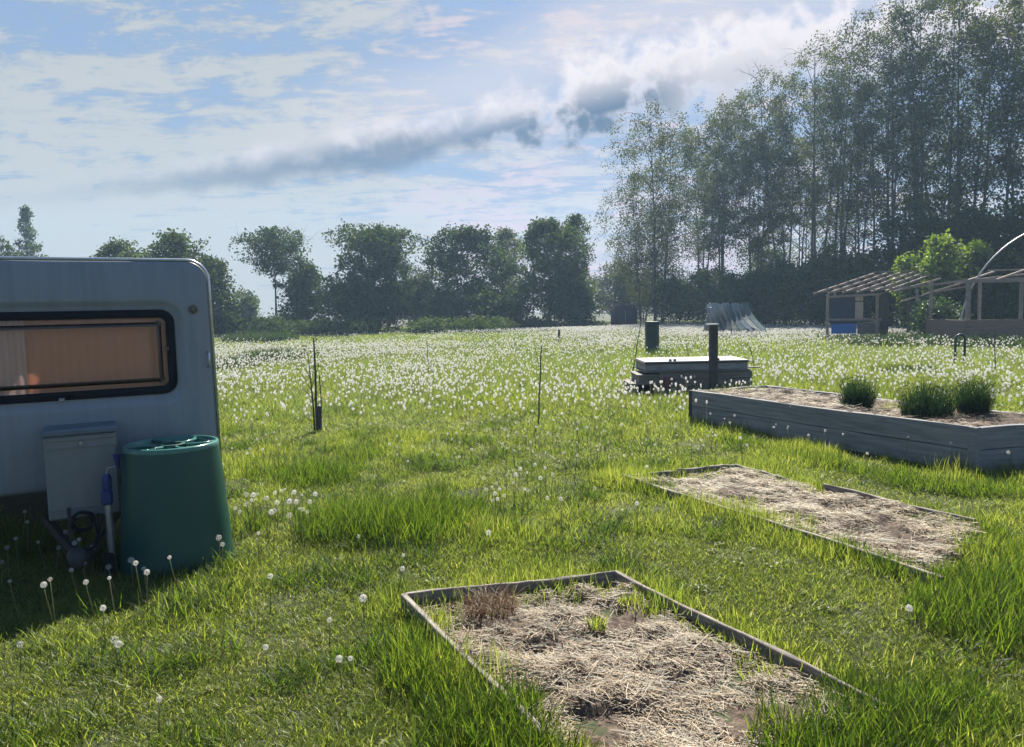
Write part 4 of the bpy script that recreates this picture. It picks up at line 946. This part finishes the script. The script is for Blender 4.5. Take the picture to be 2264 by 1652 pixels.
# ------------------------------------------------------------------ trees
def unit(v): return v/np.linalg.norm(v)
def grow(H, W, nl, r, h0=.2, up=.9, droop=0.0, prof='oval', limbs=22, twigs=6, sig=.35, lean=(0, 0), multi=1, trunk_top=.86, env=.5, slim=1.0):
    """returns wood MB and leaf points (local); W = half width"""
    wood = MB(); pts = []; wts = []
    def pf(t):
        if prof == 'oval': return math.sin(math.pi*min(1, .16+.84*t))**.65
        if prof == 'top': return (math.sin(math.pi*min(1, .10+.86*t))**.6)*(.75+.35*t)
        if prof == 'col': return (.75+.25*math.sin(math.pi*t))*(1-max(0, t-.75)*3.2)
        return math.sqrt(max(.04, 1-(t*1.0)**2))       # dome
    for s_ in range(multi):
        ox, oy = (r.normal(0, W*.25, 2) if multi > 1 else (0, 0)); hh = H*(1 if s_ == 0 else r.uniform(.7, .98))
        n = 9; r0 = (.010*H+.03)*slim; sway = r.normal(0, .03*H, 2); ph = r.uniform(0, 6, 2)
        tp_ = lambda t: np.array([ox*(.3+.7*t)+lean[0]*t+sway[0]*math.sin(2.5*t+ph[0])-sway[0]*math.sin(ph[0]), oy*(.3+.7*t)+lean[1]*t+sway[1]*math.sin(2.2*t+ph[1])-sway[1]*math.sin(ph[1]), hh*trunk_top*t])
        wood.tube([tp_(i/n)-np.array([0, 0, .2 if i == 0 else 0]) for i in range(n+1)], [r0*(1-.93*(i/n)**.7) for i in range(n+1)], 7)
        L_ = max(3, limbs//multi)
        for k in range(L_):
            t = (k+r.uniform(0, 1))/L_; hz_ = h0+(trunk_top-h0)*t*.98
            st = tp_(hz_/trunk_top if hz_ < trunk_top else 1); az = k*2.4+r.uniform(-.6, .6)+s_*1.3
            ln = W*pf(t)*r.uniform(.65, 1.15); rise = up*ln*r.uniform(.5, 1.2)*(1-.3*t)
            dirv = np.array([math.cos(az), math.sin(az), 0])
            lp = [st+dirv*ln*q+np.array([0, 0, rise*(q**.8)-droop*ln*q*q*.8]) for q in (0, .3, .6, 1)]
            rb_ = r0*.42*(1-.7*hz_); wood.tube(lp, [rb_, rb_*.7, rb_*.45, rb_*.15], 5, cap=False)
            pts.append(lp[3]); wts.append(1.0)
            for j in range(twigs):
                q = r.uniform(.25, 1.0); f_ = q*3; i0 = min(2, int(f_)); base = lp[i0]*(1-(f_-i0))+lp[i0+1]*(f_-i0)
                tl = ln*r.uniform(.22, .5)+.25; d_ = unit(r.normal(0, 1, 3)+dirv*.5+np.array([0, 0, .45*up-droop*1.2]))
                te = base+d_*tl+np.array([0, 0, -droop*tl*.6])
                mid_ = (base+te)/2+np.array([0, 0, .12*tl]); wood.tube([base, mid_, te], [rb_*.35, rb_*.22, rb_*.08], 4, cap=False)
                for q2 in (.35, .6, .85, 1.0):
                    pts.append(base*(1-q2)**2+2*mid_*q2*(1-q2)+te*q2*q2); wts.append(.5+r.gamma(1.5, .6))
    pts = np.array(pts); w = np.array(wts); w /= w.sum()
    kz = H/(np.percentile(pts[:, 2], 99)+sig*.6); kx_ = W/(np.percentile(np.hypot(pts[:, 0]-lean[0], pts[:, 1]-lean[1]), 93)+sig*.3)
    pts = pts*np.array([kx_, kx_, kz]); wood.v = [(p[0]*kx_, p[1]*kx_, p[2]*kz) for p in wood.v]
    ch = r.choice(len(pts), nl, p=w); P = pts[ch]+r.normal(0, sig, (nl, 3))*np.array([1, 1, .8])
    if droop > .3: P[:, 2] -= np.abs(r.normal(0, sig*1.6, nl))
    zc = H*env; up_ = P[:, 2] > zc
    d_ = np.where(up_, (P[:, 2]-zc)/(H-zc), (zc-P[:, 2])/(zc*1.25+.1))
    rr = np.hypot(P[:, 0]-lean[0], P[:, 1]-lean[1])/(W*1.15); an_ = np.arctan2(P[:, 1], P[:, 0])
    lump = 1+.16*np.sin(3*an_+P[:, 2]*.9/max(.4, W/3)+r.uniform(0, 6))+.10*np.sin(7*an_-P[:, 2]*2.1/max(.4, W/3)+r.uniform(0, 6))
    ok = (P[:, 2] > .1) & (rr**2.2+d_**2.2 < lump*r.uniform(.85, 1.2, len(P))); return wood, P[ok]
def make_tree(name, label, cat, px, Y, topy, halfpx, leaf, nl, seed, size=.16, bark='bark', group=None, aspect=.6, top_dz=0.0, **kw):
    r = np.random.default_rng(seed); base = at(px, 700, Y); H = at(px, topy, Y).z-.0; W = halfpx*Y/F
    root = thing(name, label, cat, (base.x, Y, float(gz(base.x, Y))), 0, group)
    wood, P = grow(H, W, nl, r, **kw)
    # keep inside the intended height
    link('crown', leaves_mesh(P, size, 'crown', aspect, r), M[leaf], root)
    wood.build('trunk', M[bark], root, smooth=True)
    return root
# tall row on the right, from far left to near right
TALL = [ # px, depth, top, halfwidth, leaves, droop, label
 (1462, 62, 238, 92, 11000, .75, 'tall loose drooping birch standing at the left end of the tall tree row'),
 (1420, 66, 400, 62, 4500, .8, 'smaller drooping birch leaning left of the birch at the row end'),
 (1600, 60, 222, 72, 9500, .25, 'round topped tall tree, second main crown of the row from the left'),
 (1545, 68, 330, 48, 4500, .3, 'thin hazy tree in the gap between birch and second crown'),
 (1672, 57, 178, 58, 8500, .2, 'slender tall tree right of the round topped second crown'),
 (1735, 55, 140, 60, 9000, .2, 'tall dense crowned tree in front of the white cloud end'),
 (1795, 53, 96, 62, 9500, .2, 'tall pale topped tree where the row rises above the cloud'),
 (1850, 51, 52, 60, 9500, .2, 'tall tree with a feathery top left of the highest crowns'),
 (1905, 49, 40, 58, 9500, .2, 'tall tree with a bare lower trunk above the shelter left end'),
 (1965, 47, -10, 62, 10500, .2, 'very tall tree whose top touches the upper picture edge'),
 (2025, 46, -40, 62, 10500, .2, 'very tall tree above the shelter roof cut by the picture top'),
 (2085, 44, -60, 64, 10500, .2, 'very tall open tree above the yellow green bush'),
 (2145, 42, -80, 68, 11000, .2, 'very tall dark trunked tree above the planter frame'),
 (2215, 40, -90, 72, 11500, .2, 'very tall forked tree beside the right picture edge'),
 (2290, 39, -90, 80, 10500, .2, 'very tall tree cut off by the right picture edge'),
 (1760, 66, 300, 55, 5000, .2, 'hazy tree behind the row seen through its gaps, left one'),
 (1890, 62, 240, 60, 5000, .2, 'hazy tree behind the row seen through its gaps, middle one'),
 (2060, 58, 180, 66, 5500, .2, 'hazy tree behind the row seen through its gaps, right one'),
]
for i, (px, Y, ty, hw, nl, dr, lab) in enumerate(TALL):
    make_tree('birch_tree' if dr > .5 else 'tall_tree', lab, 'tree', px, Y, ty-8, hw*1.5, 'leaf_birch', int(nl*(2.2 if px < 1700 else 1.5 if px < 1800 else 1.1)), 100+i, .155 if Y > 55 else .14, 'bark', 'tall trees along the right of the meadow',
              h0=.16 if dr > .5 else .30, up=1.0 if dr < .5 else .8, droop=dr*.7, prof='top', limbs=48, twigs=8, sig=.22, aspect=.65, multi=3 if dr < .5 else 2, env=.55, slim=.62)
# hedge trees in the middle and left
HEDGE = [ # name, px, Y, top, half, leaf, n, prof, h0, up, sig, size, label
 ('field_tree', 610, 62, 503, 62, 'leaf_dark', 6500, 'top', .52, .55, .34, .20, 'small round headed tree with a bare stem, first hedge tree right of the caravan'),
 ('shrub', 666, 60, 575, 56, 'leaf_dark', 8500, 'dome', .05, .5, .40, .22, 'dark rounded bush under the small round headed tree'),
 ('field_tree', 820, 61, 500, 90, 'leaf_dark', 12500, 'top', .42, .45, .42, .22, 'wide domed dark tree in the middle of the hedge with sky showing through'),
 ('shrub', 780, 59, 612, 80, 'leaf_dark', 11000, 'dome', .04, .4, .42, .22, 'dark dense thicket below the wide domed tree, left part'),
 ('shrub', 865, 59, 620, 66, 'leaf_dark', 9000, 'dome', .04, .4, .42, .22, 'dark dense thicket below the wide domed tree, right part'),
 ('shrub', 925, 62, 590, 46, 'leaf_pale', 6000, 'dome', .08, .6, .38, .20, 'pale grey green shrub between the two darkest hedge trees'),
 ('shrub', 975, 58, 640, 50, 'leaf_pale', 5500, 'dome', .04, .5, .38, .20, 'low pale shrub at the foot of the central hedge gap'),
 ('field_tree', 1030, 61, 503, 84, 'leaf_dark', 14500, 'oval', .12, .5, .45, .23, 'big dark bushy tree left of the hedge centre gap'),
 ('field_tree', 1120, 65, 510, 46, 'leaf_pale', 7000, 'oval', .12, .8, .36, .20, 'pale wispy tree between the two big dark hedge trees'),
 ('field_tree', 1215, 60, 490, 66, 'leaf_dark', 14500, 'oval', .08, .55, .45, .23, 'big dark pointed tree at the right end of the hedge'),
 ('field_tree', 1262, 63, 478, 44, 'leaf_mid', 7500, 'oval', .10, .8, .36, .20, 'pale tipped tree rising behind the big dark pointed one'),
 ('shrub', 1110, 57, 640, 80, 'leaf_dark', 10000, 'dome', .03, .4, .42, .22, 'dark bush filling the hedge below the pale wispy tree'),
 ('shrub', 1270, 58, 610, 52, 'leaf_dark', 9000, 'dome', .03, .5, .42, .22, 'dark bush closing the right end of the hedge'),
 ('shrub', 545, 75, 645, 34, 'leaf_mid', 3000, 'dome', .05, .4, .4, .26, 'small far bush in the gap right of the caravan'),
 ('shrub', 1355, 72, 580, 60, 'leaf_pale', 7500, 'dome', .05, .7, .45, .22, 'hazy pale willow bush behind the dark tent'),
 ('shrub', 1420, 74, 600, 56, 'leaf_pale', 6500, 'dome', .05, .7, .45, .22, 'hazy pale bush behind the birch trunks'),
 ('poplar', 77, 85, 464, 24, 'leaf_mid', 5200, 'col', .06, 1.6, .30, .24, 'narrow poplar rising far behind the caravan roof'),
 ('shrub', 22, 70, 532, 50, 'leaf_mid', 5500, 'dome', .08, .5, .42, .24, 'bushy tree top at the left edge above the caravan roof'),
 ('shrub', 90, 72, 545, 34, 'leaf_mid', 4000, 'dome', .08, .5, .4, .24, 'low tree top at the foot of the narrow poplar'),
 ('field_tree', 285, 55, 535, 66, 'leaf_mid', 8500, 'oval', .12, .4, .42, .21, 'flat topped tree seen over the caravan roof, left one of two'),
 ('field_tree', 400, 53, 518, 70, 'leaf_mid', 10000, 'oval', .10, .5, .40, .20, 'loose topped tree behind the right part of the caravan roof'),
 ('field_tree', 470, 54, 575, 48, 'leaf_mid', 8000, 'dome', .05, .5, .40, .20, 'tree sloping down behind the caravan right edge'),
]
for i, (nm, px, Y, ty, hw, lf, nl, pr_, h0, up, sg, sz, lab) in enumerate(HEDGE):
    make_tree(nm, lab, 'tree' if nm != 'shrub' else 'bush', px, Y, ty-6, hw*(1.2 if nm == 'field_tree' else 1.1), lf, nl, 200+i, sz, h0=h0, up=up, prof=pr_, sig=sg*.6, limbs=32, twigs=8, multi=3 if nm == 'shrub' else 1, aspect=.7,
              group='hedge bushes' if nm == 'shrub' else 'hedge trees', env=.12 if nm == 'shrub' else (.72 if pr_ == 'top' else .45))
# low dark hedge at the meadow edge
for i, (px, Y, ty, hw, lab) in enumerate(((495, 54, 690, 60, 'low dark bramble mound beside the caravan edge'), (600, 55, 698, 70, 'low dark bramble mound under the small round headed tree'), (700, 55, 704, 66, 'low dark bramble mound left of the hedge middle'),
        (800, 54, 704, 66, 'low dark bramble mound with pale leaves in the hedge middle'), (960, 53, 700, 66, 'low dark bramble mound under the pale shrubs'), (1060, 52, 697, 86, 'broad low bramble mound in front of the big dark tree'),
        (1190, 55, 705, 66, 'low bramble mound at the meadow edge right of the broad one'), (1290, 56, 706, 50, 'low bramble mound left of the tent'), (470, 60, 665, 40, 'dark bush just behind the caravan edge'))):
    make_tree('bramble', lab, 'bush', px, Y, ty, hw, 'leaf_dark', 3800, 300+i, .2, h0=.03, up=.3, prof='dome', env=.1, sig=.3, limbs=24, twigs=5, multi=3, group='low brambles along the meadow edge')
# understorey below the tall row
UND = [(1500, 58, 610, 70, 'leaf_dark', 'dark bush below the birch at the row end'), (1580, 55, 585, 72, 'leaf_mid', 'grey green bush below the round topped second crown'), (1650, 52, 600, 70, 'leaf_dark', 'dark bush right behind the pile of curved sheets'),
       (1720, 50, 575, 76, 'leaf_dark', 'big dark bush right of the curved sheets'), (1790, 48, 560, 76, 'leaf_dark', 'dark bush left of the open shelter'), (1860, 46, 520, 80, 'leaf_dark', 'dark tall bush behind the left end of the shelter'),
       (1930, 44, 540, 70, 'leaf_mid', 'bush behind the shelter roof laths'), (2000, 43, 430, 84, 'leaf_mid', 'tall leafy shrub behind the shelter middle'), (2060, 41, 395, 80, 'leaf_mid', 'tallest leafy shrub below the row behind the shelter'), (2150, 38, 450, 90, 'leaf_mid', 'dark tall shrub behind the planter frame'),
       (2240, 36, 430, 90, 'leaf_mid', 'dark tall shrub at the right picture edge'), (2050, 36, 610, 60, 'leaf_mid', 'low leafy bush inside the back of the shelter'), (2210, 33, 560, 80, 'leaf_dark', 'dark bush inside the planter frame'), (2110, 35, 590, 60, 'leaf_mid', 'leafy bush between shelter and planter frame'), (1690, 63, 480, 60, 'leaf_dark', 'dark ivy covered tree low in the row')]
for i, (px, Y, ty, hw, lf, lab) in enumerate(UND):
    make_tree('shrub', lab, 'bush', px, Y, ty, hw, lf, 11500 if hw > 75 else 9500, 400+i, .17, h0=.04, up=.5, prof='dome' if ty > 500 else 'oval', sig=.28, limbs=28, twigs=7, multi=3, aspect=.7, env=.2, group='undergrowth below the tall row')
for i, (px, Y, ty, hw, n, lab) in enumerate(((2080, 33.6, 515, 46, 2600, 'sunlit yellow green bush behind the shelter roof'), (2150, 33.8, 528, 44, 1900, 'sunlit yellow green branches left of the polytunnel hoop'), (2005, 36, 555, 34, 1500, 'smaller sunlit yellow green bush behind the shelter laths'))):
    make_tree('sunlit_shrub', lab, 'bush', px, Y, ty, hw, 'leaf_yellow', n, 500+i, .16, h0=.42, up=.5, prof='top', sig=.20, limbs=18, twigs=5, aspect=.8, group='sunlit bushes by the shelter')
make_tree('climber', 'dark climbing plant growing through the open part of the shelter', 'climber', 2075, 29, 660, 55, 'ivy', 4200, 520, .13, h0=.05, up=.4, prof='dome', sig=.25, limbs=22, twigs=5, multi=3)

# ------------------------------------------------------------------ light and sky
SAZ, SEL = R(9.2), R(48)
S_ = Vector((math.sin(SAZ)*math.cos(SEL), math.cos(SAZ)*math.cos(SEL), math.sin(SEL)))
sd = bpy.data.lights.new('sun', 'SUN'); sd.energy = 5.0; sd.angle = R(.5); sd.color = (1, .93, .82)
so = bpy.data.objects.new('sun', sd); C.objects.link(so); so.rotation_euler = (-S_).to_track_quat('-Z', 'Y').to_euler(); so.location = (20, 60, 80)
w = bpy.data.worlds.new('World'); scene.world = w; w.use_nodes = True; nt = w.node_tree; nt.nodes.clear()
STR = .10
out = nd(nt, 'ShaderNodeOutputWorld'); bg = nd(nt, 'ShaderNodeBackground'); bg.inputs[1].default_value = STR
L(nt, bg.outputs[0], out.inputs[0])
sky = nd(nt, 'ShaderNodeTexSky', sky_type='NISHITA'); sky.sun_disc = False; sky.sun_elevation = SEL; sky.sun_rotation = SAZ
sky.air_density = 1.0; sky.dust_density = .6; sky.ozone_density = 1.6
def mth(op, a, b=None, c=None, clamp=False):
    n = nd(nt, 'ShaderNodeMath', operation=op); n.use_clamp = clamp
    for i, q in enumerate((a, b, c)):
        if q is None: continue
        if isinstance(q, (int, float)): n.inputs[i].default_value = q
        else: L(nt, q, n.inputs[i])
    return n.outputs[0]
def sstep(x_, a, b):
    n = nd(nt, 'ShaderNodeMapRange', interpolation_type='SMOOTHSTEP'); L(nt, x_, n.inputs[0])
    n.inputs[1].default_value = a; n.inputs[2].default_value = b; n.inputs[3].default_value = 0; n.inputs[4].default_value = 1; return n.outputs[0]
def noise(vec, sc, det=6, ro=.55, sca=(1, 1, 1), dist=0.0, off=(0, 0, 0)):
    mp = nd(nt, 'ShaderNodeMapping'); mp.inputs['Scale'].default_value = sca; mp.inputs['Location'].default_value = off; L(nt, vec, mp.inputs[0])
    n = nd(nt, 'ShaderNodeTexNoise'); n.inputs['Scale'].default_value = sc; n.inputs['Detail'].default_value = det; n.inputs['Roughness'].default_value = ro; n.inputs['Distortion'].default_value = dist
    L(nt, mp.outputs[0], n.inputs['Vector']); return n.outputs[0]
def mixc(f, a, b):
    n = nd(nt, 'ShaderNodeMix', data_type='RGBA')
    if isinstance(f, (int, float)): n.inputs[0].default_value = f
    else: L(nt, f, n.inputs[0])
    for q, i in ((a, 6), (b, 7)):
        if isinstance(q, tuple): n.inputs[i].default_value = (q[0]/STR, q[1]/STR, q[2]/STR, 1)
        else: L(nt, q, n.inputs[i])
    return n.outputs[2]
tc = nd(nt, 'ShaderNodeTexCoord'); sx = nd(nt, 'ShaderNodeSeparateXYZ'); L(nt, tc.outputs['Generated'], sx.inputs[0])
X_, Y_, Z_ = sx.outputs
yc = mth('MAXIMUM', Y_, .08); u = mth('DIVIDE', X_, yc); v = mth('DIVIDE', Z_, yc)
uv = nd(nt, 'ShaderNodeCombineXYZ'); L(nt, u, uv.inputs[0]); L(nt, v, uv.inputs[1]); uv = uv.outputs[0]
zc = mth('ADD', mth('MAXIMUM', Z_, 0), .10); q = nd(nt, 'ShaderNodeCombineXYZ'); L(nt, mth('DIVIDE', X_, zc), q.inputs[0]); L(nt, mth('DIVIDE', Y_, zc), q.inputs[1]); q = q.outputs[0]
K = .385                                          # display colour -> radiance at this exposure
def k3(*c): return tuple(q_*K for q_ in c)
front = sstep(mth('ADD', mth('MULTIPLY', Y_, .9), mth('MULTIPLY', X_, .15)), -.25, .75)
lowz = sstep(Z_, .62, .12)
base = mixc(.75, sky.outputs[0], k3(.07, .15, .34))              # deep blue overhead and away from the sun
col = mixc(mth('MULTIPLY', front, lowz), base, k3(.27, .42, .68))
hzn = mth('POWER', mth('SUBTRACT', 1, mth('MINIMUM', mth('MAXIMUM', Z_, 0), 1)), 9.0)
col = mixc(mth('MULTIPLY', hzn, mth('MULTIPLY_ADD', front, .55, .3)), col, k3(.45, .51, .56))
# ripples of high cloud, thick on the left, thin on the upper right
n1 = noise(q, 4.6, 11, .64, (.8, 1.45, 1), .9); n2 = noise(q, 1.5, 5, .55, (.8, 1.3, 1), .6, (3, 1, 0)); n3 = noise(q, 15, 6, .6, (.7, 1.7, 1), 1.5, (1, 4, 0))
uc = mth('MAXIMUM', mth('MINIMUM', u, .8), -.8)
bias = mth('ADD', mth('MULTIPLY', uc, -.17), mth('MULTIPLY', mth('MINIMUM', v, 1.2), -.40))
n4 = noise(uv, 17, 7, .6, (1, 2.1, 1), .8, (5, 2, 0))
low_band = mth('MULTIPLY', sstep(v, .24, .08), .06)
cov = mth('ADD', mth('ADD', mth('MULTIPLY', n1, .62), mth('MULTIPLY', n2, .62)), mth('ADD', mth('ADD', mth('MULTIPLY', n3, .24), mth('MULTIPLY', n4, .34)), mth('ADD', mth('ADD', bias, low_band), -.245)))
fr2 = mth('MULTIPLY_ADD', front, .8, .2)
veil = mth('MULTIPLY', mth('MULTIPLY', sstep(cov, .34, .70), .70), fr2)
a1 = mth('MULTIPLY', mth('MULTIPLY', sstep(cov, .53, .68), .78), fr2)
warm = sstep(u, -.3, .10)
pink = mth('MULTIPLY', warm, sstep(noise(q, 1.1, 3, .5, (1, 2, 1), .4, (9, 2, 0)), .42, .62))
ccol = mixc(pink, mixc(warm, k3(.60, .605, .58), k3(.68, .66, .67)), k3(.80, .63, .72))
col = mixc(veil, col, mixc(warm, k3(.31, .39, .49), k3(.47, .50, .62)))
col = mixc(a1, col, ccol)
# the long cloud bank
def dirs(px, py):
    d = ray(px, py); return d.x/d.y, d.z/d.y
cl = [dirs(*p) for p in ((-200, 470), (150, 425), (500, 385), (800, 342), (1000, 303), (1150, 270), (1300, 232), (1450, 198), (1600, 160), (1800, 122), (2300, 50))]
th = [.016, .020, .030, .044, .042, .050, .062, .066, .066, .062, .05]
fcn = nd(nt, 'ShaderNodeFloatCurve'); fct = nd(nt, 'ShaderNodeFloatCurve')
un = mth('MULTIPLY_ADD', u, .5, .5)          # -1..1 -> 0..1
def setc(node, ys):
    c = node.mapping.curves[0]
    P = [((cl[i][0])*.5+.5, ys[i]) for i in range(len(cl))]
    while len(c.points) < len(P): c.points.new(.5, .5)
    for i, p in enumerate(P): c.points[i].location = p; c.points[i].handle_type = 'AUTO'
    node.mapping.update(); L(nt, un, node.inputs['Value'])
setc(fcn, [p[1] for p in cl]); setc(fct, [t*10 for t in th])
vc = fcn.outputs[0]; wd = mth('MULTIPLY', fct.outputs[0], .1)
big = sstep(u, -.12, .12)                    # billowing right half
wv = noise(uv, 11, 2, .5, (1, 1.0, 1), .2, (2.3, .7, 0)); wq = noise(uv, 26, 7, .54, (1, 1.0, 1), .2)
dv = mth('SUBTRACT', v, vc)
rel = mth('DIVIDE', dv, wd)
rl_ = mth('MAXIMUM', rel, mth('MULTIPLY', rel, -1.25))
puff = mth('ADD', mth('MULTIPLY', mth('SUBTRACT', wv, .5), 1.9), mth('MULTIPLY', mth('SUBTRACT', wq, .5), 2.3))
puff = mth('MULTIPLY', puff, mth('MULTIPLY_ADD', big, .75, .45))
de = mth('ADD', mth('SUBTRACT', 1.0, rl_), puff)
al = mth('MULTIPLY', mth('MULTIPLY', sstep(de, -.1, .75), mth('MULTIPLY_ADD', big, .22, .78)), mth('MULTIPLY_ADD', sstep(u, -.66, -.28), .85, .15))
core = sstep(mth('SUBTRACT', de, mth('MULTIPLY', rel, .55)), .15, .95)
low = sstep(rel, .55, -.25)
dark = mth('MULTIPLY', core, mth('MULTIPLY_ADD', low, .70, .30))
dark = mth('MAXIMUM', dark, mth('MULTIPLY', mth('SUBTRACT', 1, big), sstep(mth('ADD', rel, mth('MULTIPLY', mth('SUBTRACT', wq, .5), 1.6)), 1.0, -.2)))
dark = mth('MULTIPLY', dark, mth('SUBTRACT', 1, mth('MULTIPLY', sstep(u, .17, .27), .6)))
bcol = mixc(dark, k3(.92, .85, .87), k3(.085, .15, .26))
bcol = mixc(mth('MULTIPLY', mth('SUBTRACT', 1, sstep(u, -.62, -.1)), .55), bcol, k3(.26, .33, .43))
glow = mth('MULTIPLY', sstep(mth('ABSOLUTE', mth('SUBTRACT', rel, 1.4)), 1.8, .0), mth('MULTIPLY', sstep(u, -.5, .0), .45))
col = mixc(glow, col, k3(.85, .77, .77))
col = mixc(al, col, bcol)
L(nt, col, bg.inputs[0])

# ------------------------------------------------------------------ hazy air
m, hnt, hout = nmat('hazy air'); pv = nd(hnt, 'ShaderNodeVolumePrincipled')
pv.inputs['Color'].default_value = (.50, .74, 1.0, 1); pv.inputs['Density'].default_value = .00105; pv.inputs['Anisotropy'].default_value = .25
L(hnt, pv.outputs[0], hout.inputs['Volume'])
b = MB(); b.box((0, 0, 17), (540, 540, 38)); o = b.build('haze', m); tag(o, 'thin bluish haze over the meadow', kind='stuff')

# ------------------------------------------------------------------ render settings
vs_ = scene.view_settings; vs_.view_transform = 'Standard'; vs_.look = 'None'; vs_.exposure = 1.35; vs_.gamma = 1
scene.render.engine = 'CYCLES'; cy = scene.cycles
cy.max_bounces = 8; cy.diffuse_bounces = 3; cy.glossy_bounces = 3; cy.transmission_bounces = 6; cy.transparent_max_bounces = 12; cy.volume_bounces = 0
cy.use_denoising = True
try: cy.denoiser = 'OPENIMAGEDENOISE'
except Exception: pass
cy.sample_clamp_indirect = 6
